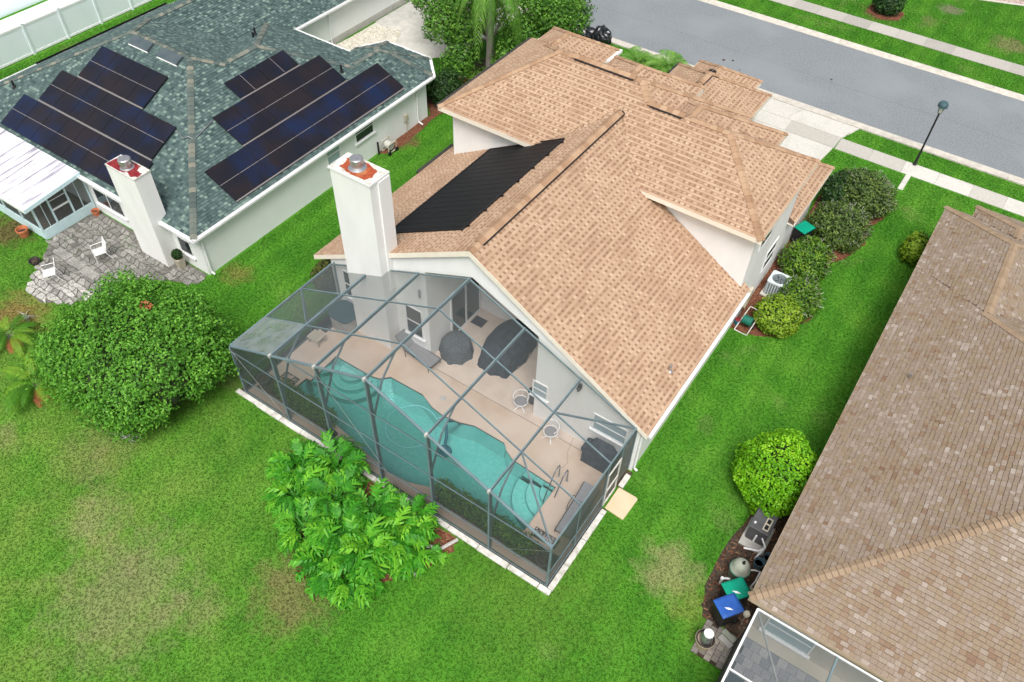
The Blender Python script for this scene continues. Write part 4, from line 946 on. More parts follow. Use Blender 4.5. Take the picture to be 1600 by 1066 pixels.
# ================================================================== pool and deck
OUT = [(-18.86, 10.5), (-5.0, 10.5), (-5.0, 15.62), (-18.86, 15.62)]
b = MB(); b.sheet([OUT, POOL[::-1]], 0.10)
n0 = len(b.v); deck = structure(b, 'pool_deck', M['deck'])
b = MB()
b.prism([(-18.86, 15.645), (-5.0, 15.645), (-5.0, 16.0), (-9.15, 16.0), (-9.15, 19.45), (-14.1, 19.45), (-14.1, 16.0), (-18.86, 16.0)], 0.0, 0.0995); b.build('deck_slab', M['deck_pale'], deck)
cc = (-12.0, 12.6)
def grow(P, k): return [(cc[0]+(x-cc[0])*k, cc[1]+(y-cc[1])*k) for x, y in P]
PO = grow(POOL, 1.002); n = len(PO)
b = MB(); b.add([(x, y, -0.16) for x, y in PO]+[(x, y, -0.98) for x, y in PO], [(i, n+i, n+(i+1) % n, (i+1) % n) for i in range(n)]); b.sheet([PO], -0.98); basin = structure(b, 'pool_basin', M['plaster'])
b = MB(); b.add([(x, y, 0.09) for x, y in PO]+[(x, y, -0.16) for x, y in PO], [(i, n+i, n+(i+1) % n, (i+1) % n) for i in range(n)]); b.build('waterline_tile', M['tile'], basin)
cop = MB(); CI = POOL; CO = grow(POOL, 1.0)
for i in range(n):      # thin rounded coping lip
    p = Vector((*POOL[i], 0.104)); q = Vector((*POOL[(i+1) % n], 0.104)); cop.tube([p, q], 0.022, 6)
cop.build('coping', M['deck'], basin)
for (cx, cy, a0, a1, rs) in ((-16.5, 13.84, math.pi, 2*math.pi, (1.2, 0.88, 0.55)), (-6.70, 13.74, math.pi, 1.5*math.pi, (1.55, 1.05, 0.55))):
    for k, r in enumerate(rs):
        P = [(cx, cy)]+[(cx+r*math.cos(a0+(a1-a0)*t/14), cy+r*math.sin(a0+(a1-a0)*t/14)) for t in range(15)]
        b = MB(); b.prism(P[1:] if a1-a0 > 3 else P, -0.97, -0.72+0.20*k); b.build('pool_step', M['plaster'], basin)
        b = MB(); b.tube([Vector((x, y, -0.72+0.20*k)) for x, y in P[1:]], 0.014, 5); b.build('step_edge', M['plaster_edge'], basin)
b = MB(); b.prism(grow(POOL, 0.9995), -0.97, -0.02); structure(b, 'pool_water', M['water'])
b = MB(); b.lathe([(0.14, 0.10), (0.14, 0.104), (0.02, 0.106)], (-12.44, 14.62, 0), 14); tag(b.build('deck_drain', M['concrete_old']), 'round grey skimmer lid set in the deck beside the pool', 'lid')
b = MB(); b.tube([(-7.3, 15.95, 0.105), (-7.15, 15.3, 0.105), (-6.9, 14.9, 0.105), (-6.95, 14.55, 0.105)], 0.006, 4); tag(b.build('cord', M['line']), 'thin dark cord lying across the deck towards the handrail', 'cord')
# white edge blocks round the cage
b = MB(); b.box((-19.2, 10.28, 0), (-4.75, 10.5, 0.02)); b.box((-5.0, 10.5, 0), (-4.75, 14.05, 0.018)); b.box((-19.2, 10.5, 0), (-18.86, 16.0, 0.018)); b.box((-5.0, 15.12, 0), (-4.75, 15.95, 0.018)); ck = structure(b, 'cage_kerb', M['soil'])
x = -19.25
while x < -4.8:
    L = random.uniform(0.9, 1.3); e = min(x+L, -4.72); b = MB(); b.box((x, 10.2+random.uniform(-.02, .02), 0), (e-0.02, 10.40, 0.09+random.uniform(0, .02))); bevel(b.build('kerb_block', M['white_old'], ck), 0.015, 1); x = e
y = 10.42
while y < 13.9:
    e = min(y+random.uniform(0.9, 1.2), 14.0); b = MB(); b.box((-4.92, y, 0), (-4.72, e-0.02, 0.09+random.uniform(0, .02))); bevel(b.build('kerb_block', M['white_old'], ck), 0.015, 1); y = e
b = MB(); b.box((-4.92, 15.15, 0), (-4.72, 15.75, 0.1)); bevel(b.build('kerb_block', M['white_old'], ck), 0.015, 1)
# planting beds inside the cage
for P in ([(-18.75, 10.85), (-14.6, 10.85), (-14.6, 11.02), (-15.7, 11.22), (-17.65, 11.58), (-18.75, 11.58)], [(-10.1, 10.85), (-5.1, 10.85), (-5.1, 11.55), (-6.6, 11.55), (-7.3, 11.28), (-8.6, 11.14), (-9.6, 11.2)]):
    b = MB(); b.sheet([P], 0.106); structure(b, 'planting_bed', M['soil'])
    for q in range(0):
        pass
for (x0, y0, x1, y1, lab) in ((-18.35, 11.72, -17.62, 12.08, 'patterned pebble mat at the left end of the pool'), (-6.42, 11.68, -5.45, 12.05, 'pebble mat with pink shells at the right end of the pool')):
    t = thing('pebble_mat', lab, 'mat', ((x0+x1)/2, (y0+y1)/2, 0.1))
    b = MB(); b.box((x0, y0, 0.1), (x1, y1, 0.118)); b.build('tray', M['soil'], t)
    b = MB()
    for k in range(70):
        x = random.uniform(x0+.04, x1-.04); y = random.uniform(y0+.04, y1-.04); r = random.uniform(.02, .045); b.lathe([(r, .118), (r*.8, .118+r*.5), (.004, .118+r*.7)], (x, y, 0), 5, mi=(1 if random.random() < .3 else 0), tone=random.random())
    b.build('pebbles', [M['stone'], M['pink']], t, kind='stuff')

# ================================================================== screen cage over the pool
CG = thing('screen_cage', 'blue-grey aluminium screen cage with a gabled mesh roof over the swimming pool', 'pool cage', (-12, 13, 0))
XS = [-18.9, -16.55, -14.27, gx, -9.64, -7.29, -4.97]; YS = [10.45, 12.2, 14.1, 15.83]
def cz(x): return 5.84-0.44*abs(x-gx)
def part(mb, nm, m='frame', par=None): return mb.build(nm, M[m], par or CG)
for x in XS:
    b = MB(); h = 0.09 if x in (XS[0], XS[-1]) else 0.16
    b.box((x-0.028, 10.40, 0.09), (x+0.028, 10.40+h, cz(x)-0.05)); part(b, 'post')
    b = MB(); b.bar((x, 10.45, cz(x)-0.02), (x, 15.85, cz(x)-0.02), 0.046, 0.15 if h > .1 else 0.1); part(b, 'roof_beam')
for x in XS[1:-1]:
    b = MB(); b.bar((x, 11.85, cz(x)-0.08), (x, 11.15, cz(x)-0.75), 0.045, 0.07); b.bar((x, 11.15, cz(x)-0.75), (x, 10.50, cz(x)-2.2), 0.045, 0.07); part(b, 'brace')
    b = MB(); b.obox((x, 10.42, cz(x)+0.01), (0.038, 0, 0), (0, 0.06, 0), (0, 0, 0.062)); part(b, 'bracket', 'concrete_old')
for y in YS:
    for i in range(6):
        a, c = XS[i], XS[i+1]; b = MB(); up = Vector((-(cz(c)-cz(a)), 0, c-a)).normalized(); w_ = 0.045 if y > 10.5 else 0.085
        b.bar((a+.028, y, cz(a)), (c-.028, y, cz(c)), w_, 0.05, up=up); part(b, 'purlin' if y > 10.5 else 'eave_beam')
for (p, q) in (((XS[0], 10.45), (XS[1], 12.2)), ((XS[1], 12.2), (XS[0], 14.1)), ((XS[6], 10.45), (XS[5], 12.2)), ((XS[5], 14.1), (XS[6], 15.83))):
    b = MB(); b.bar((*p, cz(p[0])-.02), (*q, cz(q[0])-.02), 0.055, 0.06); part(b, 'diagonal')
for i in range(6):
    a, c = XS[i], XS[i+1]
    for z in (0.13, 0.95, 2.5, 4.15):
        a2, c2 = a, c
        if z > min(cz(a), cz(c))-0.2:
            if z > max(cz(a), cz(c))-0.2: continue
            t_ = (5.84-z-0.05)/0.44
            a2, c2 = max(a, gx-t_), min(c, gx+t_)
        b = MB(); b.bar((a2+.028, 10.43, z), (c2-.028, 10.43, z), 0.036, 0.036); part(b, 'rail')
for (p, q) in (((XS[0], 10.38, 2.7), (XS[1], 10.38, 0.15)), ((XS[2], 10.38, 4.7), (XS[3]+0.9, 10.38, 0.3)), ((XS[6], 10.38, 2.6), (XS[5], 10.38, 0.3))):
    b = MB(); b.tube([p, q], 0.008, 4); part(b, 'cable', 'steel')
for x, sg in ((XS[0], -1), (XS[6], 1)):
    for y in ((12.2, 14.1) if sg < 0 else (12.15, 14.0, 15.0)):
        b = MB(); b.box((x-.025, y-.025, .09), (x+.025, y+.025, cz(x)-.05)); part(b, 'post')
    for z in (0.13, 0.95):
        b = MB(); b.bar((x, 10.48, z), (x, 13.97 if sg > 0 else 15.95, z), .04, .04); part(b, 'rail')
    b = MB(); b.box((x-.025, 15.94, .09), (x+.025, 15.99, cz(x)-.03)); part(b, 'post')
b = MB(); x = XS[6]+.03
for (y0, y1, z0, z1) in ((14.05, 14.10, .12, 2.08), (14.90, 14.95, .12, 2.08), (14.10, 14.90, 2.02, 2.08), (14.10, 14.90, .12, .22), (14.10, 14.90, .95, 1.02)): b.box((x-.02, y0, z0), (x+.02, y1, z1))
dr_ = part(b, 'screen_door', 'white_old')
b = MB(); b.tube([(x+.03, 14.15, 1.0), (x+.08, 14.15, 1.0), (x+.08, 14.15, 1.15)], .012, 5); part(b, 'handle', 'dark_metal', dr_)
# mesh panels, one per bay
def pane(pts, m='screen'):
    b = MB(); b.add(pts, [tuple(range(len(pts)))]); part(b, 'screen_panel', m)
for i in range(6):
    a, c = XS[i], XS[i+1]
    for j in range(3):
        y0, y1 = YS[j], YS[j+1]
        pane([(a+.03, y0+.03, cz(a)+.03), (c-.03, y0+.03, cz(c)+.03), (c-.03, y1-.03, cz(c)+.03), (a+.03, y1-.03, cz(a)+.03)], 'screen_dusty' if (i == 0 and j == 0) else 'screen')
    zs = [0.15, 0.95, 2.5, 4.15, 9]
    for k in range(4):
        P = [(a+.03, zs[k]), (c-.03, zs[k]), (c-.03, zs[k+1]), (a+.03, zs[k+1])]
        s_ = (cz(c)-cz(a))/(c-a); P = clip2(P, s_, -1, cz(a)-s_*a-0.03)
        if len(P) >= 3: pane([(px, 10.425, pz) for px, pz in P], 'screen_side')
for x in (XS[0], XS[6]):
    ys = (10.48, 12.2, 14.1, 15.95) if x < -10 else (10.48, 12.15, 14.0, 15.0, 15.95)
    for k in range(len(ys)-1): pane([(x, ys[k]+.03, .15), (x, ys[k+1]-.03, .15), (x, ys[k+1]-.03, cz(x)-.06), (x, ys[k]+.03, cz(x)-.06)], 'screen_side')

# right-hand cage
RC = thing('screen_cage', 'flat white-framed screen cage at the bottom right edge of the photo', 'pool cage', (1, 11, 0))
b = MB(); b.bar((0.97, 6, 2.4), (0.97, 12.42, 2.4), .06, .1); part(b, 'eave_beam', 'white', RC)
b = MB(); b.bar((0.97, 12.42, 2.40), (9, 12.42, 2.40), .04, .08); part(b, 'wall_beam', 'white', RC)
for x in (3.38, 5.8):
    b = MB(); b.bar((x, 6, 2.40), (x, 12.38, 2.40), .055, .1); part(b, 'roof_beam', 'frame', RC)
b = MB(); b.bar((1.0, 12.38, 2.39), (2.9, 9.9, 2.39), .05, .05); part(b, 'diagonal', 'concrete_old', RC)
b = MB(); b.bar((1.0, 10.35, 2.39), (3.35, 10.35, 2.39), .05, .05); part(b, 'purlin', 'white', RC)
for y in (12.38, 10.35):
    b = MB(); b.box((.945, y-.025, 0.02), (.995, y+.025, 2.35)); part(b, 'post', 'dark_metal', RC)
b = MB(); b.box((0.93, 6, 0.0), (1.0, 12.42, 0.25)); part(b, 'kick_plate', 'dark_metal', RC)
for (x0, x1) in ((1.0, 3.35), (3.41, 5.77), (5.83, 9)):
    for (y0, y1) in ((6, 10.32), (10.38, 12.38)):
        b = MB(); b.add([(x0, y0, 2.42), (x1, y0, 2.42), (x1, y1, 2.42), (x0, y1, 2.42)], [(0, 1, 2, 3)]); part(b, 'screen_panel', 'screen_slate', RC)
b = MB(); b.add([(.97, 6, .25), (.97, 12.38, .25), (.97, 12.38, 2.35), (.97, 6, 2.35)], [(0, 1, 2, 3)]); part(b, 'screen_panel', 'screen_side', RC)
b = MB(); b.box((1.15, 10.75, .055), (1.62, 11.35, .07)); tag(b.build('doormat', M['doormat']), 'dark mat on the grey pavers inside the right-hand cage', 'mat')

# ================================================================== screen room of the left neighbour
SR = thing('screen_room', 'pale blue screened porch with a streaked white panel roof', 'porch', (-36, 12.5, 0))
b = MB(); b.extrude([(-44, 11.0, 2.12), (-32.5, 11.0, 2.12), (-32.5, 13.9, 2.42), (-44, 13.9, 2.42)], (0, 0, 0.08)); sroof = b.build('roof', M['corr'], SR)
x = -32.62
while x > -43.5:
    b = MB(); b.bar((x, 11.03, 2.215), (x, 13.85, 2.505), 0.035, 0.03); b.build('roof_rib', M['corr'], sroof); x -= 0.3
b = MB(); b.box((-44, 10.94, 2.05), (-32.47, 10.995, 2.22)); b.build('fascia', M['white'], SR); b = MB(); b.extrude([(-32.495, 10.95, 2.03), (-32.495, 13.9, 2.33), (-32.495, 13.9, 2.52), (-32.495, 10.95, 2.22)], (.06, 0, 0)); b.build('fascia', M['sky_blue'], SR)
b = MB(); b.box((-44, 11.40, 0), (-32.9, 11.48, 0.55)); b.box((-32.95, 11.48, 0), (-32.87, 14.1, 0.5)); b.build('knee_wall', M['sky_blue'], SR)
for x in (-32.93, -34.3, -35.7, -37.1, -38.5):
    b = MB(); b.box((x-.04, 11.40, .55), (x+.04, 11.48, 2.14)); b.build('post', M['sky_blue'], SR)
for y in (12.2, 13.1, 14.06):
    b = MB(); b.box((-32.95, y-.04, .5), (-32.87, y+.04, 2.18+.1*(y-11.4))); b.build('post', M['sky_blue'], SR)
for y in (11.85, 13.6):
    b = MB(); b.box((-32.93, y-.015, .5), (-32.89, y+.015, 2.2)); b.build('mullion', M['sky_blue'], SR)
b = MB(); b.box((-32.93, 12.24, 1.15), (-32.88, 13.06, 1.23)); b.box((-32.93, 12.24, 1.65), (-32.89, 13.06, 1.68)); b.build('door_rail', M['white'], SR)
for (p, q) in (((-32.91, 11.5), (-32.91, 14.05)), ((-44, 11.44), (-32.95, 11.44))):
    b = MB(); b.add([(p[0], p[1], .55), (q[0], q[1], .55), (q[0], q[1], 2.15), (p[0], p[1], 2.15)], [(0, 1, 2, 3)]); b.build('screen_panel', M['glass'] if False else M['screen_side'], SR)
b = MB(); b.box((-44, 11.5, 0), (-32.97, 14.1, 0.05)); b.build('floor', M['paver'], SR)

wd_ = MB()
for k in range(46):
    x = random.uniform(-32.5, -27.2); y = random.uniform(9.2, 13.6)
    if not inpoly(PAT, x, y): continue
    for q in range(random.randint(6, 16)):
        a = random.uniform(0, 6.28); r = random.uniform(0, .12); p = Vector((x+r*math.cos(a), y+r*math.sin(a), .03)); d = Vector((math.cos(a), math.sin(a), 1.2))*random.uniform(.02, .06); w_ = Vector((-math.sin(a), math.cos(a), 0))*.012
        wd_.add([p-w_, p+w_, p+d], [(0, 1, 2)])
wd_.build('weeds', M['blade'], kind='stuff')

# ================================================================== things on the pool deck
def smooth(o): 
    for p in o.data.polygons: p.use_smooth = True
    return o
def blob(P, R_, seg=24, rings=14, fn=None):
    """closed lumpy body: fn(direction) scales the radius"""
    b = MB(); vs = []; fs = []
    for i in range(rings+1):
        th = math.pi*i/rings
        for k in range(seg):
            a = 2*math.pi*k/seg; d = Vector((math.sin(th)*math.cos(a), math.sin(th)*math.sin(a), math.cos(th)))
            s = fn(d) if fn else 1; vs.append(Vector(P)+Vector((d.x*R_[0], d.y*R_[1], d.z*R_[2]))*s)
    for i in range(rings):
        for k in range(seg): fs.append((i*seg+k, (i+1)*seg+k, (i+1)*seg+(k+1) % seg, i*seg+(k+1) % seg))
    return b.add(vs, fs)
def nz(v, s=1.0, o=0): return mnoise.noise(Vector(v)*s+Vector((o*3.1, o*1.7, o)))
# spa
sp = thing('hot_tub', 'small rounded hot tub under a dark teal cover beside the chimney', 'hot tub', (-18.15, 15.35, 0.1))
def rr(cx, cy, hx, hy, r, n=6):
    P = []
    for (sx, sy, a0) in ((1, 1, 0), (-1, 1, 90), (-1, -1, 180), (1, -1, 270)):
        for k in range(n+1):
            a = R(a0+90*k/n); P.append((cx+sx*(hx-r)+r*math.cos(a), cy+sy*(hy-r)+r*math.sin(a)))
    return P
b = MB(); b.prism(rr(-18.12, 15.38, .56, .50, .3), 0.1, 0.80); b.build('cabinet', M['spa_side'], sp)
b = MB(); b.prism(rr(-18.12, 15.38, .60, .54, .32), 0.80, 0.91); bevel(b.build('cover', M['spa_cover'], sp), .03)
t = thing('storage_box', 'low dark box against the cage wall beside the hot tub', 'box', (-18.6, 13.9, 0.1))
b = MB(); b.box((-18.75, 14.5, .1), (-18.5, 15.3, .35)); b.build('body', M['heatpump'], t); b = MB(); b.box((-18.77, 14.48, .35), (-18.48, 15.32, .39)); bevel(b.build('lid', M['black'], t), .01)
t = thing('side_table', 'small tan slatted table left of the hot tub', 'table', (-18.45, 13.9, .1))
for k in range(5):
    b = MB(); b.box((-18.75+.12*k, 13.7, .42), (-18.65+.12*k, 14.2, .45)); b.build('slat', M['beige'], t)
for x in (-18.72, -18.2):
    for y in (13.73, 14.15):
        b = MB(); b.box((x, y, .1), (x+.04, y+.04, .42)); b.build('leg', M['beige'], t)
# lounge chairs
def chaise(loc, rot, label, back_deg, fr, slg):
    t = thing('lounge_chair', label, 'lounge chair', loc, 'sling lounge chairs by the pool', rot, True)
    b = MB(); b.add([(-.95, -.29, .34), (.42, -.29, .34), (.42, .29, .34), (-.95, .29, .34)], [(0, 1, 2, 3)]); b.add([(-.95, -.29, .32), (.42, -.29, .32), (.42, .29, .32), (-.95, .29, .32)], [(3, 2, 1, 0)]); b.build('seat', slg, t)
    c, s = math.cos(R(back_deg))*.72, math.sin(R(back_deg))*.72
    b = MB(); b.extrude([(.43, -.29, .34), (.43+c, -.29, .34+s), (.43+c, .29, .34+s), (.43, .29, .34)], (0, 0, .02)); b.build('backrest', slg, t)
    b = MB()
    for y in (-.31, .31): b.tube([(-1.0, y, .33), (.43, y, .33), (.43+c, y, .33+s)], .017, 6)
    b.tube([(-1.0, -.31, .33), (-1.0, .31, .33)], .017, 6); b.tube([(.43+c, -.31, .33+s), (.43+c, .31, .33+s)], .017, 6); b.build('frame', fr, t)
    for y in (-.33, .33):
        for x in (-.85, .42):
            b = MB(); b.tube([(x, y, .33), (x-.04, y*1.05, 0)], .015, 6); b.build('leg', fr, t)
        b = MB(); b.tube([(-.1, y*1.05, .33), (0, y*1.08, .55), (.4, y*1.08, .58), (.5, y*1.02, .42)], .014, 6); b.build('armrest', fr, t)
    return t
chaise((-14.55, 15.72, .1), R(175), 'grey sling lounge chair with raised back below the pool-side window', 48, M['dark_metal'], M['sling'])
chaise((-5.5, 13.15, .1), R(93), 'flat grey sling lounge chair along the right wall of the cage', 14, M['dark_metal'], M['sling'])
# covered furniture
def cover(name, label, P, R_, base, m, amp=.10, seed=0, sq=0.0, seg=40):
    t = thing(name, label, 'furniture cover', (P[0], P[1], base))
    b = MB(); vs = []; fs = []; H = R_[2]
    prof = [(1.14, 0), (1.08, .25), (1.03, .55), (.99, .85), (.9, .97), (.6, 1.0), (.25, 1.03), (.02, 1.05)]
    for (r, z) in prof:
        for k in range(seg):
            a = 2*math.pi*k/seg; q = 1+sq*(1/max(abs(math.cos(a)), abs(math.sin(a)))-1)
            f = 1+amp*(1-z*.8)*(math.sin(a*9+seed)*.5+nz((math.cos(a)*2, math.sin(a)*2, seed), 1.6))
            vs.append((P[0]+R_[0]*r*q*f*math.cos(a), P[1]+R_[1]*r*q*f*math.sin(a), base+H*z*(1+.05*nz((math.cos(a)*r, math.sin(a)*r, 7+seed), 2))))
    for i in range(len(prof)-1):
        for k in range(seg): fs.append((i*seg+k, i*seg+(k+1) % seg, (i+1)*seg+(k+1) % seg, (i+1)*seg+k))
    fs.append(tuple((len(prof)-1)*seg+k for k in range(seg))); b.add(vs, fs)
    o = smooth(b.build('cloth', m, t))
    h = MB(); h.tube([(P[0]+R_[0]*1.12*math.cos(2*math.pi*k/24)*(1+sq*(1/max(abs(math.cos(2*math.pi*k/24)), abs(math.sin(2*math.pi*k/24)))-1)), P[1]+R_[1]*1.12*math.sin(2*math.pi*k/24)*(1+sq*(1/max(abs(math.cos(2*math.pi*k/24)), abs(math.sin(2*math.pi*k/24)))-1)), base+.02) for k in range(24)], .015, 5, closed=True)
    h.build('hem', M['fabric'], t)
    return t
cover('furniture_cover', 'small grey round cover over a table by the sliding door', (-13.45, 16.85), (.60, .62, .72), .1, M['fabric_grey'], .13, 1)
cover('furniture_cover', 'large dark cover draped over a long table in the porch', (-11.75, 18.05), (.80, 1.25, .85), .1, M['fabric'], .10, 2, .25)
# grill under its cover
t = thing('grill', 'barbecue grill under a black fitted cover below the wide window', 'grill', (-5.95, 15.5, .1))
b = MB(); prof = [(-.62, 0), (-.62, .62), (-.70, .72), (-.66, .86), (-.45, .93), (-.36, 1.12), (.36, 1.14), (.5, .95), (.66, .88), (.70, .74), (.64, .62), (.64, 0)]
vs = [(-5.95+x, 15.22, .1+z) for x, z in prof]; top = [(-5.95+x, 15.78, .1+z) for x, z in prof]; n = len(prof)
b.add(vs+top, [tuple(range(n)), tuple(range(n, 2*n))[::-1]]+[(i, n+i, n+(i+1) % n, (i+1) % n) for i in range(n)]); bevel(b.build('cover', M['fabric'], t), .05, 3)
for k in (-.62, .64):
    b = MB(); b.box((-5.95+k-.02, 15.24, .1), (-5.95+k+.02, 15.76, .13)); b.build('hem', M['black'], t)
# white swivel chairs
def ring_chair(loc, rot, label):
    t = thing('patio_chair', label, 'chair', loc, 'white round-backed patio chairs', rot, True)
    b = MB(); b.lathe([(.20, .40), (.23, .43), (.20, .46), (.02, .455)], (0, 0, 0), 18); b.build('seat', M['sling'], t)
    b = MB(); b.tube([(.27*math.cos(a), .27*math.sin(a), .43) for a in [2*math.pi*k/20 for k in range(20)]], .018, 6, closed=True); b.build('seat_ring', M['white'], t)
    b = MB(); b.tube([(.30*math.cos(a), .30*math.sin(a), .72+.05*math.sin(a)) for a in [R(-30+240*k/14) for k in range(15)]], .018, 6); b.build('back_ring', M['white'], t)
    for a in (R(-20), R(40), R(90), R(140), R(200)):
        b = MB(); b.tube([(.27*math.cos(a), .27*math.sin(a), .43), (.30*math.cos(a), .30*math.sin(a), .72+.05*math.sin(a))], .012, 5); b.build('spindle', M['white'], t)
    b = MB(); b.tube([(0, 0, .1), (0, 0, .40)], .03, 8); b.build('stem', M['white'], t)
    for k in range(4):
        a = R(45+90*k); b = MB(); b.tube([(0, 0, .14), (.16*math.cos(a), .16*math.sin(a), .10), (.30*math.cos(a), .30*math.sin(a), .015)], [.03, .028, .022], 6); b.build('leg', M['white'], t)
ring_chair((-9.72, 15.98, .1), R(20), 'white round patio chair half hidden by the porch corner')
ring_chair((-8.02, 15.45, .1), R(-10), 'white round patio chair on the deck between the two small windows')
t = thing('waste_bin', 'dark narrow bin behind the porch corner', 'bin', (-9.6, 16.6, .1)); b = MB(); b.lathe([(.16, .1), (.2, .7), (.2, .72), (.17, .74), (.02, .75)], (-9.5, 16.5, 0), 14); b.build('body', M['heatpump'], t); b = MB(); b.lathe([(.21, .72), (.21, .76), (.1, .8), (.02, .81)], (-9.5, 16.5, 0), 14); b.build('lid', M['black'], t)
# handrail
hr = thing('pool_handrail', 'dark polished handrail curving over the pool steps', 'handrail', (-6.67, 13.9, .1))
for x in (-6.86, -6.52):
    b = MB(); b.tube([(x, 14.22, .1), (x, 14.22, .75), (x, 14.16, .88), (x, 14.02, .9), (x, 13.85, .78), (x, 13.35, .05), (x, 13.2, -.25)], .022, 8); smooth(b.build('rail', M['rail_steel'], hr))
    b = MB(); b.lathe([(.05, .1), (.05, .125), (.02, .13)], (x, 14.22, 0), 10); b.build('flange', M['steel'], hr)
# cleaner and hose
t = thing('pool_cleaner', 'round dark teal pool cleaner on the pool floor', 'pool cleaner', (-11.35, 13.2, -.95))
b = MB(); b.lathe([(.26, -.95), (.30, -.92), (.27, -.87), (.14, -.83), (.10, -.73), (.02, -.72)], (-11.35, 13.2, 0), 20); b.build('skirt', M['cleaner'], t)
b = MB(); b.tube([(-11.35, 13.2, -.75), (-11.5, 13.55, -.55), (-11.75, 13.9, -.3)], .06, 8); b.build('neck', M['cleaner'], t)
t = thing('pool_hose', 'light blue suction hose floating in a loop on the pool', 'hose', (-12.6, 12.9, 0))
pts = [(-11.75, 13.9, -.12), (-12.0, 13.95, -.02)]
for k in range(30):
    a = R(60-12.2*-k); pts.append((-12.65+1.0*math.cos(R(55+11.2*k))+.03*math.sin(k), 12.92+.98*math.sin(R(55+11.2*k)), .0))
b = MB(); b.tube(pts, .022, 6); smooth(b.build('hose', M['hose_blue'], t))
b = MB(); b.box((-13.98, 18.5, .1), (-13.40, 18.98, .115)); tag(b.build('doormat', M['doormat']), 'dark rectangular mat in front of the sliding glass door', 'mat')
def tub(x, y, label):
    t = thing('plant_tub', label, 'plant tub', (x, y, .1)); b = MB(); b.lathe([(.20, .1), (.27, .40), (.29, .44), (.25, .45), (.24, .38), (.02, .37)], (x, y, 0), 20); b.build('pot', M['heatpump'], t)
    b = MB(); b.lathe([(.24, .375), (.15, .40), (.02, .41)], (x, y, 0), 14); b.build('soil', M['soil'], t)
tub(-5.5, 11.05, 'black round plant tub in the front right corner of the cage'); tub(-18.6, 11.15, 'black round plant tub in the front left corner of the cage')

# ================================================================== garden and street things
# street lamp
t = thing('street_lamp', 'black street lamp with a teacup-shaped head beside the pavement', 'street lamp', (-1.64, 41.45, 0))
b = MB(); b.lathe([(.11, 0), (.11, .08), (.075, .12), (.06, .9), (.05, 1.0), (.045, 3.1), (.07, 3.13), (.07, 3.16)], (-1.64, 41.45, 0), 12); b.build('pole', M['black'], t)
b = MB(); b.lathe([(.07, 3.16), (.10, 3.2), (.17, 3.48), (.16, 3.5), (.02, 3.5)], (-1.64, 41.45, 0), 12); b.build('lantern', M['lamp_glass'], t)
for k in range(4):
    a = R(45+90*k); b = MB(); b.tube([(-1.64+.1*math.cos(a), 41.45+.1*math.sin(a), 3.18), (-1.64+.19*math.cos(a), 41.45+.19*math.sin(a), 3.5)], .012, 5); b.build('bar', M['black'], t)
b = MB(); b.lathe([(.20, 3.50), (.25, 3.52), (.235, 3.66), (.17, 3.76), (.08, 3.8), (.02, 3.81)], (-1.64, 41.45, 0), 18); b.build('hood', M['lamp_top'], t)
# bins
def bin_(loc, rot, label, lidm, sticker=True):
    t = thing('wheeled_bin', label, 'bin', loc, 'wheeled bins', rot, True)
    b = MB(); b.add([(-.25, -.30, .06), (.25, -.30, .06), (.25, .26, .06), (-.25, .26, .06), (-.31, -.37, .98), (.31, -.37, .98), (.31, .34, .98), (-.31, .34, .98)], [(0, 3, 2, 1), (4, 5, 6, 7), (0, 1, 5, 4), (1, 2, 6, 5), (2, 3, 7, 6), (3, 0, 4, 7)]); bevel(b.build('body', M['black'], t), .03)
    b = MB(); b.add([(-.33, -.40, .985), (.33, -.40, .985), (.33, .36, .985), (-.33, .36, .985), (-.32, -.39, 1.02), (.32, -.39, 1.02), (.32, .36, 1.06), (-.32, .36, 1.06), (-.24, -.30, 1.06), (.24, -.30, 1.06), (.25, .28, 1.10), (-.25, .28, 1.10)],
        [(0, 3, 2, 1), (0, 1, 5, 4), (1, 2, 6, 5), (2, 3, 7, 6), (3, 0, 4, 7), (4, 5, 9, 8), (5, 6, 10, 9), (6, 7, 11, 10), (7, 4, 8, 11), (8, 9, 10, 11)]); lid = bevel(b.build('lid', lidm, t), .02)
    if sticker:
        b = MB(); b.add([(.02, -.20, 1.073), (.13, -.13, 1.077), (.20, .02, 1.089), (.09, -.05, 1.083)], [(0, 1, 2, 3)]); b.build('sticker', M['white'], lid)
    b = MB(); b.tube([(-.28, .42, .95), (.28, .42, .95)], .02, 6); b.build('handle', M['black'], t)
    for x in (-.27, .27):
        b = MB(); b.tube([(x-.03, .30, .13), (x+.03, .30, .13)], .13, 12); b.build('wheel', M['black'], t)
    return t
bin_((.22, 13.42, 0), R(-38), 'wheeled bin with a bright green lid beside the blue-lidded bin', M['bin_green'])
bin_((.24, 12.78, 0), R(-36), 'wheeled bin with a blue lid next to the paver pad', M['bin_blue'])
bin_((-4.38, 31.75, 0), R(-20), 'green-lidded wheeled bin against the white house wall by the shrubs', M['bin_green'], False)
# bags
def trash(P, R_, label, seed):
    t = thing('trash_bag', label, 'trash bag', (P[0], P[1], 0), 'trash bags at the kerb')
    b = blob(P, R_, 22, 14, lambda d: 1+.22*nz(d, 2.3, seed)+.10*abs(nz(d, 5, seed))); b.v = [(x, y, max(z, .02)) for x, y, z in b.v]; b.build('sack', M['bag'], t)
    b = MB(); b.lathe([(.05, 0), (.03, .06), (.09, .16), (.06, .2)], (P[0]+.05, P[1], P[2]+R_[2]*.92), 8); b.build('knot', M['bag'], t)
trash((-22.45, 42.4, .42), (.72, .5, .48), 'low sprawling black trash bag at the kerb, the left one', 3); trash((-21.35, 42.3, .55), (.62, .55, .70), 'taller upright black trash bag at the kerb, the right one', 8)
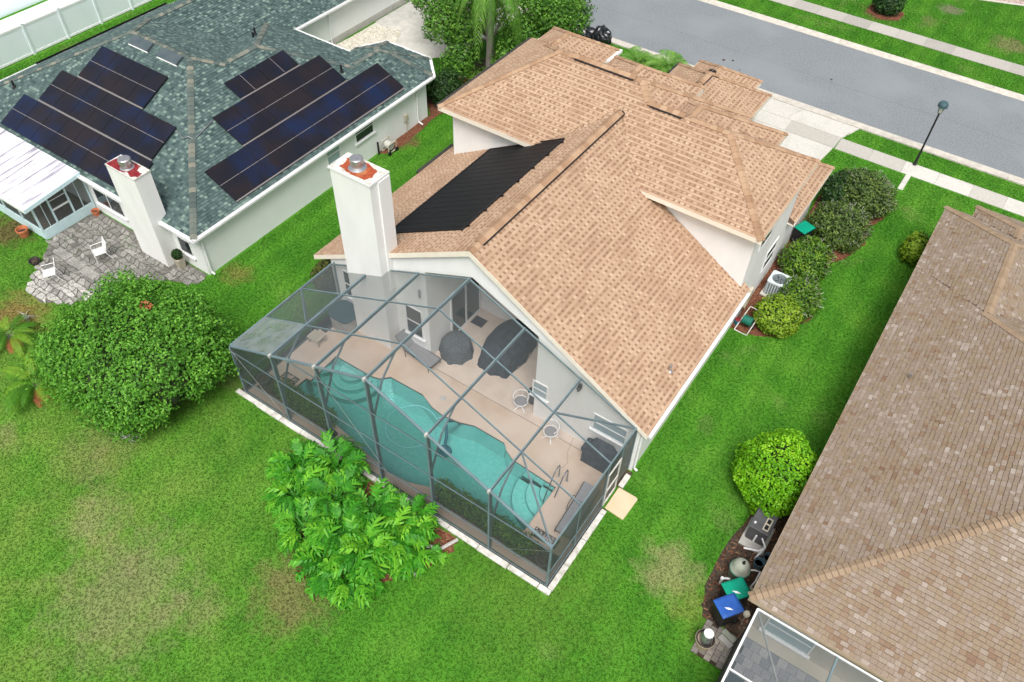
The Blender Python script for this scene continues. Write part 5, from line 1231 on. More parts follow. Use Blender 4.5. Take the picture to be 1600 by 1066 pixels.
# air conditioner
ac = thing('air_conditioner', 'pale grey outdoor air conditioner among the shrubs by the house wall', 'air conditioner', (-4.05, 27.85, 0))
cx, cy = -4.05, 27.9
b = MB(); b.box((cx-.52, cy-.5, 0), (cx+.52, cy+.5, .09)); b.build('pad', M['concrete'], ac)
b = MB(); b.box((cx-.38, cy-.38, .1), (cx+.38, cy+.38, .80)); b.build('coil', M['ac_fin'], ac)
for k in range(7):
    for (dx, dy) in ((0, -1), (0, 1), (1, 0), (-1, 0)):
        o = -.34+.113*k; b = MB(); p = (cx+dx*.39+(o if dx == 0 else 0), cy+dy*.39+(o if dy == 0 else 0)); b.box((p[0]-.022, p[1]-.022, .1), (p[0]+.022, p[1]+.022, .80)); b.build('louver', M['ac'], ac)
b = MB(); PO_ = rr(cx, cy, .43, .43, .1, 4); n = len(PO_); CI = [(cx+.33*math.cos(2*math.pi*k/24), cy+.33*math.sin(2*math.pi*k/24)) for k in range(24)]
b.sheet([PO_, CI[::-1]], .88); b.add([(x, y, .80) for x, y in PO_]+[(x, y, .88) for x, y in PO_], [(i, (i+1) % n, n+(i+1) % n, n+i) for i in range(n)]); b.add([(x, y, .88) for x, y in CI]+[(x, y, .74) for x, y in CI], [(i, (i+1) % 24, 24+(i+1) % 24, 24+i) for i in range(24)]); b.build('top_panel', M['ac'], ac)
b = MB(); b.lathe([(.33, .745), (.02, .746)], (cx, cy, 0), 24); b.build('well', M['black'], ac)
b = MB()
for k in range(4):
    a = R(20+90*k); d = Vector((math.cos(a), math.sin(a), 0)); s_ = Vector((-math.sin(a), math.cos(a), .35)); b.obox(Vector((cx, cy, .79))+d*.16, d*.14, s_*.07, Vector((0, 0, .004)))
b.build('fan', M['heatpump'], ac)
for k in range(5):
    r = .07+.06*k; b = MB(); b.tube([(cx+r*math.cos(2*math.pi*j/20), cy+r*math.sin(2*math.pi*j/20), .885) for j in range(20)], .006, 4, closed=True); b.build('guard_ring', M['black'], ac)
# hose cart
hc = thing('hose_cart', 'green hose reel cart with a white tube frame by the mulch bed', 'hose cart', (-4.3, 24.95, 0))
b = MB(); b.tube([(-4.62, 24.75, .05), (-4.05, 24.72, .05), (-4.0, 25.3, .35), (-3.98, 25.6, .8), (-4.45, 25.65, .8), (-4.55, 25.3, .35), (-4.62, 24.75, .05)], .025, 6); b.build('frame', M['white_old'], hc)
b = MB(); b.tube([(-4.48, 25.2, .42), (-4.08, 25.18, .42)], .20, 14); b.build('reel', M['reel'], hc)
for x in (-4.6, -3.98):
    b = MB(); b.tube([(x-.025, 25.25, .13), (x+.025, 25.25, .13)], .13, 12); b.build('wheel', M['black'], hc)
t = thing('hose_pot', 'small red and blue bucket by the wall behind the hose cart', 'bucket', (-4.66, 25.15, 0)); b = MB(); b.lathe([(.1, 0), (.13, .25), (.11, .26), (.02, .2)], (-4.68, 25.15, 0), 12); b.build('body', M['cleaner'], t); b = MB(); b.lathe([(.12, .26), (.12, .3), (.02, .31)], (-4.68, 25.15, 0), 12); b.build('lid', M['maroon'], t)
hr2 = thing('hose_reel', 'grey hose reel cart standing on the grass by the pale green wall', 'hose reel', (-24.75, 26.0, 0))
b = MB(); b.tube([(-24.95, 25.7, .1), (-24.95, 26.3, .1), (-24.95, 26.3, .7), (-24.95, 25.7, .7)], .03, 6, closed=True); b.tube([(-24.5, 25.7, .1), (-24.5, 26.3, .1), (-24.5, 26.3, .6), (-24.5, 25.7, .6)], .03, 6, closed=True); b.build('frame', M['beige'], hr2)
b = MB(); b.tube([(-24.9, 26.0, .4), (-24.55, 26.0, .4)], .22, 12); b.build('drum', M['concrete_old'], hr2)
for y in (25.72, 26.28):
    b = MB(); b.tube([(-24.48, y, .12), (-24.42, y, .12)], .12, 10); b.build('wheel', M['black'], hr2)
b = MB(); b.tube([(-24.98, 25.45, 0), (-24.98, 25.45, .75)], .05, 8); tag(b.build('post', M['black'], org=(-24.98, 25.45, 0)), 'short black post standing against the pale green wall', 'post')
# pool equipment of the right neighbour
ph = thing('pool_heater', 'dark grey metal pool heater box under the lime green hedge', 'pool heater', (0, 16.2, 0))
b = MB(); b.box((-.33, 15.85, .08), (.33, 16.65, .88)); bevel(b.build('cabinet', M['heatpump'], ph), .04)
b = MB(); b.box((-.36, 15.80, .88), (.36, 16.68, .93)); bevel(b.build('lid', M['heatpump'], ph), .025)
b = MB(); b.box((.06, 15.92, .93), (.26, 16.45, .945)); o = b.build('control_panel', M['beige'], ph)
for k in range(2):
    b = MB(); b.box((.10, 15.97+.25*k, .945), (.22, 16.15+.25*k, .955)); b.build('display', M['black'], o)
b = MB(); b.box((-.26, 16.0, .93), (-.20, 16.08, .936)); b.build('badge', M['white'], ph)
b = MB(); b.box((-.42, 15.55, 0), (.45, 16.75, .08)); b.build('pad', M['concrete_old'], ph)
tk = thing('pool_filter', 'rounded grey-green pool filter tank with white pipes', 'filter tank', (.02, 14.35, 0))
b = MB(); b.lathe([(.26, .05), (.30, .12), (.30, .52), (.32, .53), (.32, .60), (.30, .61), (.28, .78), (.2, .92), (.08, .98), (.02, .985)], (.02, 14.4, 0), 24); smooth(b.build('tank', M['tank'], tk))
b = MB(); b.tube([(.02+.325*math.cos(2*math.pi*k/24), 14.4+.325*math.sin(2*math.pi*k/24), .57) for k in range(24)], .022, 6, closed=True); b.build('clamp_ring', M['tank_band'], tk)
b = MB(); b.lathe([(.05, .97), (.05, 1.05), (.03, 1.07), (.03, 1.12), (.01, 1.12)], (.05, 14.38, 0), 10); b.build('gauge', M['black'], tk)
b = MB(); b.tube([(.0, 14.78, .3), (.06, 14.86, .6), (.12, 14.8, .75)], .04, 8); b.build('valve', M['black'], tk)
b = MB(); b.tube([(.28, 14.55, .5), (.45, 14.65, .5), (.62, 14.7, .5), (.62, 14.3, .5), (.55, 14.1, .15)], .03, 8); b.build('pipe', M['pvc'], tk)
t = thing('pipework', 'bent white plastic pipes standing in front of the pool heater', 'pipes', (.1, 15.6, 0))
b = MB(); b.tube([(-.18, 15.35, .25), (.28, 15.5, .3), (.42, 15.62, .5), (.12, 15.95, .55), (.0, 15.86, .55), (-.02, 15.84, .12)], .035, 8); b.build('pipe', M['pvc'], t); b = MB(); b.tube([(.40, 15.60, .45), (.30, 15.32, .12), (.30, 15.3, 0)], .035, 8); b.build('pipe', M['pvc'], t)
t = thing('pipe_elbow', 'short white pipe elbow left of the filter tank', 'pipe', (-.32, 13.85, 0)); b = MB(); b.tube([(-.32, 13.85, 0), (-.32, 13.85, .35), (-.22, 13.9, .4), (-.1, 13.95, .4)], .04, 8); b.build('pipe', M['pvc'], t); b = MB(); b.lathe([(.06, .3), (.06, .4), (.02, .41)], (-.32, 13.85, 0), 10); b.build('cap', M['pvc'], t)
t = thing('gas_meter', 'small grey round box behind the green-lidded bin', 'meter', (.7, 13.95, 0)); b = MB(); b.lathe([(.1, .3), (.12, .35), (.12, .45), (.02, .5)], (.62, 13.95, 0), 12); b.tube([(.62, 13.95, .3), (.62, 13.95, 0)], .02, 6); b.build('body', M['beige'], t)
t = thing('lamp_ball', 'small cream garden lamp at the corner of the right-hand cage', 'garden lamp', (.82, 12.75, 0)); b = MB(); b.lathe([(.02, .95), (.09, 1.0), (.11, 1.1), (.07, 1.2), (.02, 1.22)], (.80, 12.80, 0), 14); smooth(b.build('globe', M['beige'], t)); b = MB(); b.tube([(.80, 12.80, 0), (.80, 12.80, .96)], .015, 6); b.build('stem', M['steel'], t)
def bucket(x, y, r, h, m, label):
    t = thing('bucket', label, 'bucket', (x, y, 0)); b = MB(); n = 18; vs = []; prof = [(r*.8, 0), (r, h), (r*1.06, h), (r*1.06, h-.03), (r*.96, h-.01), (r*.74, .03)]
    b.lathe(prof, (x, y, 0), n); b.build('body', m, t)
    b = MB(); b.lathe([(r*.92, h*.55), (.01, h*.55)], (x, y, 0), n); b.build('inside', M['black'], t)
bucket(.66, 15.42, .17, .42, M['bucket'], 'blue-grey bucket against the wall, the nearer of two to the eave'); bucket(.46, 15.12, .17, .36, M['bucket'], 'blue-grey bucket standing beside the filter tank pipes')
pt = thing('planter_pot', 'brown round planter holding a white flue on the paver pad', 'planter', (.08, 11.62, 0)); cx, cy = .08, 11.62
b = MB(); b.lathe([(.20, .045), (.27, .45), (.31, .50), (.31, .55), (.27, .55), (.25, .45), (.02, .42)], (cx, cy, 0), 24); b.build('pot', M['tan_trim'], pt)
b = MB(); b.tube([(cx+.27*math.cos(2*math.pi*k/24), cy+.27*math.sin(2*math.pi*k/24), .555) for k in range(24)], .03, 6, closed=True); b.build('rim', M['dark_metal'], pt)
t = thing('white_canister', 'white metal canister standing in the brown planter', 'canister', (cx, cy, .42)); b = MB(); b.lathe([(.19, .42), (.19, .72), (.15, .80), (.15, .95), (.13, .97), (.02, .98)], (cx+.02, cy, 0), 20); smooth(b.build('body', M['steel'], t)); b = MB(); b.lathe([(.155, .95), (.155, 1.0), (.12, 1.02), (.02, 1.03)], (cx+.02, cy, 0), 20); b.build('lid', M['white'], t)
for k, lab in enumerate(('grey-green stone slab leaning nearest the bins on the paver pad', 'paler stone slab on the paver pad beside the dark cage edge')):
    b = MB(); b.obox((.66-.02*k, 12.32-.22*k, .10), (.22, -.07, .01), (.03, .09, 0), (0, 0, .04)); tag(b.build('stone_block', M['tank' if k == 0 else 'concrete_old']), lab, 'stone block')
# left neighbour's pots and chairs
def pot(x, y, r, h, label):
    t = thing('flower_pot', label, 'flower pot', (x, y, 0)); b = MB(); b.lathe([(r*.65, 0), (r*.9, h*.8), (r, h*.8), (r, h), (r*.86, h), (r*.7, h*.6), (.01, h*.6)], (x, y, 0), 18); b.build('pot', M['terracotta'], t); b = MB(); b.lathe([(r*.74, h*.62), (.01, h*.66)], (x, y, 0), 12); b.build('soil', M['soil'], t)
pot(-33.95, 11.0, .27, .42, 'large empty terracotta pot on the soil in front of the porch'); pot(-32.55, 13.85, .19, .3, 'small terracotta pot in the corner between porch and house wall')
t = thing('topiary_planter', 'tall cream planter with a clipped green ball at the house corner', 'planter', (-26.45, 13.75, 0)); b = MB(); b.add([(-26.56, 13.62, .02), (-26.34, 13.62, .02), (-26.34, 13.86, .02), (-26.56, 13.86, .02), (-26.64, 13.54, .62), (-26.26, 13.54, .62), (-26.26, 13.92, .62), (-26.64, 13.92, .62)], [(0, 3, 2, 1), (4, 5, 6, 7), (0, 1, 5, 4), (1, 2, 6, 5), (2, 3, 7, 6), (3, 0, 4, 7)]); b.build('pot', M['beige'], t)
TOPI = t
def garden_chair(loc, rot, label):
    t = thing('garden_chair', label, 'chair', loc, 'white metal garden chairs', rot, True)
    b = MB()
    for k in range(6): b.box((-.24+.083*k, -.24, .42), (-.18+.083*k, .22, .435))
    b.build('seat', M['white'], t, kind=None)
    for k in range(6):
        s_ = MB(); s_.extrude([(-.24+.083*k, .23, .46), (-.18+.083*k, .23, .46), (-.18+.083*k, .36, .92), (-.24+.083*k, .36, .92)], (0, .012, 0)); s_.build('back_slat', M['white'], t)
    b = MB(); b.tube([(-.26, .23, .43), (-.26, .38, .95), (.26, .38, .95), (.26, .23, .43)], .015, 6); b.build('back_frame', M['white'], t)
    for x in (-.27, .27):
        b = MB(); b.tube([(x, -.26, 0), (x, -.25, .43)], .014, 6); b.build('leg', M['white'], t)
        b = MB(); b.tube([(x, .40, 0), (x, .22, .43)], .014, 6); b.build('leg', M['white'], t)
        b = MB(); b.tube([(x, -.25, .43), (x*1.04, -.24, .66), (x*1.04, .27, .66)], .014, 6); b.build('armrest', M['white'], t)
    return t
garden_chair((-30.35, 9.95, .05), R(-30), 'white metal garden chair at the outer edge of the stone patio'); garden_chair((-29.75, 12.05, .06), R(-20), 'white metal garden chair on the dark middle of the stone patio')
t = thing('fire_bowl', 'dark metal bowl on the grass at the edge of the stone patio', 'bowl', (-31.9, 10.1, 0)); b = MB(); b.lathe([(.08, 0), (.2, .1), (.25, .22), (.22, .22), (.15, .1), (.01, .06)], (-31.9, 10.15, 0), 16); b.build('bowl', M['dark_metal'], t)
b = blob((-31.9, 10.15, .16), (.15, .15, .08), 10, 6, lambda d: 1+.4*nz(d, 2, 3)); b.build('ash', M['soil'], t)
# vinyl fence
fe = thing('fence', 'white vinyl panel fence along the far left boundary', 'fence', (-47.95, 22, 0))
y = 14.0
while y < 40:
    b = MB(); b.box((-48.02, y-.065, 0), (-47.88, y+.065, 1.92)); p_ = b.build('fence_post', M['vinyl'], fe)
    b = MB(); b.add([(-48.04, y-.085, 1.92), (-47.86, y-.085, 1.92), (-47.86, y+.085, 1.92), (-48.04, y+.085, 1.92), (-47.95, y, 1.99)], [(0, 1, 4), (1, 2, 4), (2, 3, 4), (3, 0, 4), (3, 2, 1, 0)]); b.build('cap', M['white'], p_)
    b = MB(); b.box((-47.97, y+.065, .14), (-47.93, y+2.285, 1.72)); b.build('fence_panel', M['vinyl'], fe)
    for z in (.05, 1.72):
        b = MB(); b.box((-47.99, y+.065, z), (-47.91, y+2.285, z+.12)); b.build('fence_rail', M['white'], fe)
    y += 2.35
wh = thing('building', 'pale white low building behind the vinyl fence at the top left corner', 'building', (-58, 22, 0))
b = MB(); b.box((-70, 16, 0), (-53.5, 40, 2.6)); b.build('wall', M['vinyl'], wh); b = MB(); b.box((-70.2, 15.8, 2.6), (-53.2, 40.2, 2.75)); b.build('roof', M['vinyl'], wh)
b = MB(); b.box((-54.6, 24.0, 2.75), (-53.9, 25.6, 2.95)); b.build('skylight', M['heatpump'], wh)
b = MB(); b.sheet([[(-53.2, 10), (-48.2, 10), (-48.2, 60), (-53.2, 60)]], .012); structure(b, 'side_path', M['vinyl'])

# ================================================================== plants
def leaf_mesh(name, m, parent, P, N, L, W, tones, fold=.3):
    """one mesh of many small folded leaves: P positions, N facing directions"""
    P = np.asarray(P, float); N = np.asarray(N, float); k = len(P)
    N /= np.maximum(1e-6, np.linalg.norm(N, axis=1))[:, None]
    rv = RNG.normal(size=(k, 3)); A = np.cross(N, rv); A /= np.maximum(1e-6, np.linalg.norm(A, axis=1))[:, None]; B = np.cross(N, A)
    L = np.broadcast_to(L, (k,))[:, None]*RNG.uniform(.7, 1.25, (k, 1)); W = np.broadcast_to(W, (k,))[:, None]*RNG.uniform(.7, 1.25, (k, 1))
    V = np.stack([P-A*L, P+B*W+N*W*fold, P+A*L, P-B*W+N*W*fold], 1)
    o0 = np.array(ORG.get(parent, Vector((0, 0, 0)))); V = (V-o0).reshape(-1, 3)
    me = bpy.data.meshes.new(name); me.vertices.add(4*k); me.vertices.foreach_set('co', V.ravel())
    me.loops.add(4*k); me.loops.foreach_set('vertex_index', np.arange(4*k, dtype=np.int32))
    me.polygons.add(k); me.polygons.foreach_set('loop_start', np.arange(0, 4*k, 4, dtype=np.int32))
    me.update(calc_edges=True); me.materials.append(m)
    at = me.attributes.new('tone', 'FLOAT', 'FACE'); at.data.foreach_set('value', np.clip(np.asarray(tones, float), 0, 1))
    o = bpy.data.objects.new(name, me); COL.objects.link(o); o.parent = parent; ORG[o] = ORG.get(parent, Vector((0, 0, 0)))
    return o
def crown_pts(c, rad, n, amp=.18, fr=2.0, shell=.35, flat=-.6, seed=0, power=1.0):
    d = RNG.normal(size=(int(n*1.6), 3)); d /= np.linalg.norm(d, axis=1)[:, None]; d = d[d[:, 2] > flat][:n]
    P = []; T = []
    for v in d:
        vv = Vector(v); f = 1+amp*nz(vv, fr, seed)+amp*.6*nz(vv, fr*2.3, seed+1)
        s = 1-shell*RNG.random()**1.6
        P.append((c[0]+rad[0]*v[0]*f*s, c[1]+rad[1]*v[1]*f*s, c[2]+rad[2]*v[2]*f*s))
        T.append(.5+.5*nz(vv, fr*1.6, seed+5)+.25*nz(vv, fr*5, seed+9))
    return np.array(P), d, np.array(T)
def bush(name, label, c, rad, m, n, L, W, cat='shrub', group=None, amp=.16, fr=2.0, seed=0, jit=.55, shell=.3, flat=-.75, twigs=0):
    t = thing(name, label, cat, (c[0], c[1], 0), group)
    P, d, T = crown_pts(c, rad, n, amp, fr, shell, flat, seed); T = T+RNG.normal(0, .18, len(T)); P[:, 2] = np.maximum(P[:, 2], .03)
    leaf_mesh('foliage', m, t, P, d*np.array([1/rad[0], 1/rad[1], 1/rad[2]])+RNG.normal(0, jit, d.shape)+np.array([0, 0, .35]), L, W, T)
    b = blob(c, (rad[0]*.74, rad[1]*.74, rad[2]*.74), 18, 12, lambda q: 1+amp*nz(q, fr, seed)); b.v = [(x, y, max(.01, z)) for x, y, z in b.v]; smooth(b.build('shade_core', M['core'], t))  # solid body added to stop see-through, coloured as the crown's inner shade
    b = MB()
    for k in range(4):
        a = k*1.6+seed; b.tube([(c[0]+.05*math.cos(a), c[1]+.05*math.sin(a), 0), (c[0]+rad[0]*.3*math.cos(a), c[1]+rad[1]*.3*math.sin(a), c[2]*.8)], [.03, .015], 5)
    b.build('stem', M['bark'], t, kind='stuff')
    if twigs:
        b = MB(); ii = RNG.choice(len(P), twigs)
        for i in ii:
            p = Vector(P[i]); q = p+Vector(d[i])*random.uniform(.03, .14)+Vector((random.uniform(-.1, .1), random.uniform(-.1, .1), random.uniform(-.02, .08))); b.tube([p-Vector(d[i])*.12, q], .006, 3, cap=False)
        b.build('bare_twigs', M['leaf_dead'], t, kind='stuff')
    return t
bush('shrub', 'large olive shrub at the front of the row, nearest the sidewalk', (-3.0, 36.1, .85), (1.65, 1.4, 1.05), M['f_olive'], 5200, .075, .04, seed=1, twigs=420)
bush('shrub', 'dark shrub tight against the garage wall behind the big olive ones', (-4.15, 35.6, .9), (.7, 1.1, .9), M['f_dark'], 2200, .07, .04, seed=2, twigs=60)
bush('shrub', 'broad olive shrub just behind the green-lidded bin', (-3.15, 33.1, .8), (1.45, 1.45, 1.0), M['f_olive'], 5000, .07, .038, seed=3, twigs=260)
bush('shrub', 'tall green shrub between the bin and the air conditioner', (-3.55, 29.9, .75), (1.1, 1.2, .98), M['f_hedge'], 3800, .07, .04, seed=4, twigs=200)
bush('shrub', 'light green twiggy shrub right of the air conditioner', (-2.95, 27.55, .6), (.95, 1.2, .82), M['f_hedge'], 3300, .065, .036, seed=5, twigs=230)
bush('shrub', 'round yellow-green shrub next to the hose cart', (-3.3, 25.98, .65), (1.0, 1.02, .8), M['f_yellow'], 3600, .065, .038, seed=6, amp=.1, twigs=40)
bush('clipped_bush', 'big rounded lime green bush against the brown roof on the right', (-.36, 18.25, 1.05), (1.48, 1.72, 1.2), M['f_lime'], 12000, .058, .036, 'bush', seed=7, amp=.2, fr=1.6, jit=.6, shell=.22)
bush('shrub', 'small yellow and green shrub at the far corner of the brown roof', (.30, 33.9, .6), (.6, .8, .75), M['f_yellow'], 1500, .08, .045, seed=8)
bush('shrub', 'bronze-tinted shrub at the back left corner of the white house', (-20.3, 16.9, .7), (.75, .95, .75), M['f_red'], 1800, .07, .04, seed=9, twigs=40)
bush('shrub', 'dark shrub beside the front corner of the pale green house', (-25.3, 31.6, .8), (.9, 1.2, 1.0), M['f_dark'], 2400, .08, .045, seed=10)
bush('shrub', 'dark shrub under the street trees beyond the pale green house', (-23.9, 33.2, .7), (.9, 1.1, .9), M['f_hedge'], 2000, .08, .045, seed=11)
bush('shrub', 'dark low shrub at the left wall of the white house', (-21.4, 30.5, .7), (.9, 1.2, .9), M['f_dark'], 1800, .08, .045, seed=12)
bush('shrub', 'dark round shrub in the mulch circle across the street', (-8.2, 57.9, .7), (1.05, 1.0, .85), M['f_dark'], 2400, .08, .045, seed=13, twigs=30)
for (cx_, ln, x0, x1, lab, sd_) in ((0, 0, -17.3, -15.0, 'low green hedge row in the left planting bed of the cage', 20), (0, 0, -9.7, -6.3, 'low green hedge row in the right planting bed of the cage', 30)):
    t = thing('hedge', lab, 'hedge', ((x0+x1)/2, 11.05, .1)); PP = []; DD = []; TT = []; b = MB(); k = 0; x = x0
    while x < x1:
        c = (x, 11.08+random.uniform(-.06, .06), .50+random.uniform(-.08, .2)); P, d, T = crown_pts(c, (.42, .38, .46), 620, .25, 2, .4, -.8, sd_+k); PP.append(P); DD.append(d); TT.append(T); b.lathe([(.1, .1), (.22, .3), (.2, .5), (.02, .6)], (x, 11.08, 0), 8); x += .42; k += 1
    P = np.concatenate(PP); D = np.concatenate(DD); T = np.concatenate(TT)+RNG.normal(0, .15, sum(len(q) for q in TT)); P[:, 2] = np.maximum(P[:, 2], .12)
    leaf_mesh('foliage', M['f_hedge'], t, P, D+RNG.normal(0, .5, D.shape), .05, .028, T); b.build('shade_core', M['core'], t, kind='stuff')
bush('flowering_plant', 'small pinkish plant in the left bed of the cage', (-17.95, 11.2, .35), (.28, .25, .3), M['f_red'], 320, .05, .03, 'plant', seed=41)
bush('flowering_plant', 'sparse plant beside the black tub in the right bed', (-6.0, 11.2, .35), (.32, .25, .3), M['f_red'], 260, .05, .03, 'plant', seed=42)
P, d, T = crown_pts((-26.45, 13.73, .84), (.24, .24, .24), 900, .05, 2, .15, -.9, 44); leaf_mesh('foliage', M['f_dark'], TOPI, P, d+RNG.normal(0, .5, d.shape), .03, .018, T); b = blob((-26.45, 13.73, .84), (.2, .2, .2), 12, 8); b.build('shade_core', M['core'], TOPI)
# big round tree of the back garden
t = thing('tree', 'wide round leafy tree between the stone patio and the pool cage', 'tree', (-22.3, 8.6, 0))
b = MB(); b.tube([(-22.3, 8.6, 0), (-22.25, 8.62, .8), (-22.3, 8.5, 1.7)], [.22, .17, .13], 8)
for k in range(7):
    a = k*.9; b.tube([(-22.28, 8.55, 1.0), (-22.3+1.2*math.cos(a), 8.6+1.2*math.sin(a), 1.9), (-22.3+2.6*math.cos(a), 8.6+2.6*math.sin(a), 2.6)], [.1, .06, .02], 6)
b.build('trunk', M['bark'], t, kind=None)
PP = []; DD = []; TT = []
for (c, rad, n_, sd_) in (((-22.1, 8.7, 2.0), (3.05, 2.75, 2.05), 30000, 50), ((-23.6, 7.3, 1.6), (2.0, 1.7, 1.5), 8000, 51), ((-20.9, 9.9, 1.9), (1.9, 1.7, 1.6), 8000, 52), ((-24.0, 9.8, 1.9), (1.7, 1.5, 1.6), 7000, 53), ((-21.2, 7.2, 1.5), (1.7, 1.5, 1.4), 6500, 54), ((-24.9, 7.9, 1.2), (1.5, 1.4, 1.2), 4500, 55), ((-21.3, 10.4, 2.6), (1.3, 1.1, 1.2), 4200, 56), ((-23.2, 10.2, 2.5), (1.3, 1.1, 1.1), 4200, 57), ((-22.6, 6.9, 2.0), (1.2, 1.0, 1.1), 3600, 58)):
    P, d, T = crown_pts(c, rad, n_, .3, 3.2, .36, -.7, sd_); PP.append(P); DD.append(d); TT.append(T)
P = np.concatenate(PP); D = np.concatenate(DD); T = np.concatenate(TT)+RNG.normal(0, .2, len(P)); P[:, 2] = np.maximum(P[:, 2], .1)
leaf_mesh('crown', M['f_tree'], t, P, D+RNG.normal(0, .75, D.shape)+np.array([0, 0, .4]), .066, .038, T)
b = blob((-22.15, 8.65, 1.75), (2.75, 2.4, 1.6), 22, 14, lambda q: 1+.2*nz(q, 2.6, 50)); smooth(b.build('shade_core', M['core'], t))
P, d, T = crown_pts((-22.0, 9.6, 3.75), (.28, .2, .18), 50, .2, 2, .5, -.9, 60); leaf_mesh('dead_leaves', M['terracotta'], t, P, d+RNG.normal(0, .6, d.shape), .07, .04, T)
def dead_branch(P, label, n=16, sp=.7):
    b = MB(); P = Vector(P)
    for k in range(n):
        a = random.uniform(-.6, .6)+R(20); d = Vector((math.cos(a)*random.choice((1, 1, -1)), math.sin(a), random.uniform(0, .3)))*random.uniform(.3, sp); b.tube([P+Vector((random.uniform(-.2, .2), random.uniform(-.1, .1), .04)), P+d*.5+Vector((0, 0, .1)), P+d+Vector((0, random.uniform(-.1, .1), .03))], [.018, .01, .004], 4)
    tag(b.build('dead_branch', M['leaf_dead'], org=(P.x, P.y, 0)), label, 'branch')
dead_branch((-21.0, 6.35, .0), 'grey dead branch lying on the lawn in front of the round tree'); dead_branch((-29.3, 7.9, 0), 'grey dead twigs on the bare lawn at the left edge', 10, .55); dead_branch((-9.3, 8.3, 0.02), 'grey fallen stem on the mulch beside the lobed plant', 10, .8)
b = MB(); b.tube([(-8.35, 10.1, .1), (-8.6, 9.5, .12), (-9.3, 9.0, .5)], [.06, .07, .06], 7); tag(b.build('fallen_stem', M['leaf_dead'], org=(-8.4, 9.8, 0)), 'thick grey stem lying between the lobed plant and the cage', 'stem')

# tree philodendron: every lobed leaf its own object
def lobed_leaf(tone, seed):
    rnd = random.Random(seed); b = MB(); L = .52; stem = .34
    def mid(t): return Vector((0, stem+L*t, .10*math.sin(t*2.2)-.30*t*t*L*1.4))
    b.add([(-.012, 0, -.12), (.012, 0, -.12), (.012, stem, 0), (-.012, stem, 0)], [(0, 1, 2, 3)], 0, .35)
    for k in range(6):
        t = (k+.35)/6.0; ln = .27*math.sin(math.pi*(.26+.62*t))*(1+rnd.uniform(-.2, .2)); wv = rnd.uniform(.028, .040)
        for sg in (-1, 1):
            c = mid(t); d = Vector((sg*.80, .62+.3*t+rnd.uniform(-.3, .3), 0)); tip = c+d*ln+Vector((0, 0, -.45*ln-rnd.uniform(-.06, .14))); m_ = c+d*ln*.6+Vector((0, 0, .02)); f = Vector((-sg*.55, .8, 0))
            b.add([c-f*wv*.7, m_-f*wv*1.15, m_+f*wv*1.15, c+f*wv*.8, tip-f*.014, tip+f*.014], [(0, 1, 2, 3), (1, 4, 5, 2)] if sg > 0 else [(3, 2, 1, 0), (2, 5, 4, 1)], 0, min(1, max(0, tone+rnd.uniform(-.2, .2)+.12*t)))
    for q in range(5):
        ta, tb = q/5, (q+1)/5; wa, wb = .05*math.sin(math.pi*(.18+.78*ta)), .05*math.sin(math.pi*(.18+.78*tb)); o_ = Vector((0, 0, .004)); b.add([mid(ta)+o_-X*wa, mid(ta)+o_+X*wa, mid(tb)+o_+X*wb, mid(tb)+o_-X*wb], [(0, 1, 2, 3)], 0, min(1, tone+.08))
    b.add([mid(.93)+Vector((-.05, 0, 0)), mid(.93)+Vector((.05, 0, 0)), mid(1.18)], [(0, 1, 2)], 0, tone+.1)
    return b
t = thing('lobed_plant', 'sprawling bright green plant with large lobed leaves in front of the pool cage', 'plant', (-11.8, 8.3, 0))
me_ = []; OT = ORG[t]; ORG[t] = Vector((0, 0, 0))
for k in range(8):
    o = lobed_leaf((.2, .3, .4, .45, .55, .65, .8, .95)[k], k).build('leaf', M['f_philo'], t); me_.append(o.data)
    if k: bpy.data.objects.remove(o)
    else: first = o
heads = [(-14.3, 8.9, .75, 26), (-13.2, 9.6, .95, 26), (-13.7, 8.0, .75, 24), (-12.3, 8.7, 1.0, 26), (-12.6, 7.3, .75, 24), (-11.4, 7.8, .95, 26), (-11.0, 9.0, .95, 24), (-10.3, 7.7, .9, 26), (-11.3, 6.8, .6, 24), (-9.9, 8.7, .85, 22), (-9.8, 9.5, .8, 18), (-10.2, 6.9, .55, 18), (-9.2, 8.9, .6, 12)]
ORG[t] = OT; used = False; st = MB(); n_leaf = 0
for (hx, hy, hz, cnt) in heads:
    st.tube([(hx+random.uniform(-.5, .5), hy+random.uniform(-.4, .4), 0), (hx, hy, hz*.4), (hx, hy, hz*.75)], [.05, .05, .045], 6)
    for k in range(min(cnt, 30)):
        if n_leaf >= 296: break
        o = first if not used else first.copy()
        if used: COL.objects.link(o); o.parent = t
        used = True; o.data = me_[min(7, max(0, int(random.gauss(4, 1.9))))]; n_leaf += 1
        az = k*2.399+random.uniform(-.3, .3); el = .75-1.35*(k/cnt)+random.uniform(-.15, .15)
        o.location = Vector((hx+random.uniform(-.12, .12), hy+random.uniform(-.12, .12), hz+random.uniform(-.1, .12)))-ORG[t]
        o.rotation_euler = (el, random.uniform(-.35, .35), az); s = random.uniform(.9, 1.3); o.scale = (s, s, s)
lm = MB(); src = [lobed_leaf(q_, 20+k_) for k_, q_ in enumerate((.2, .35, .45, .55, .7, .9))]
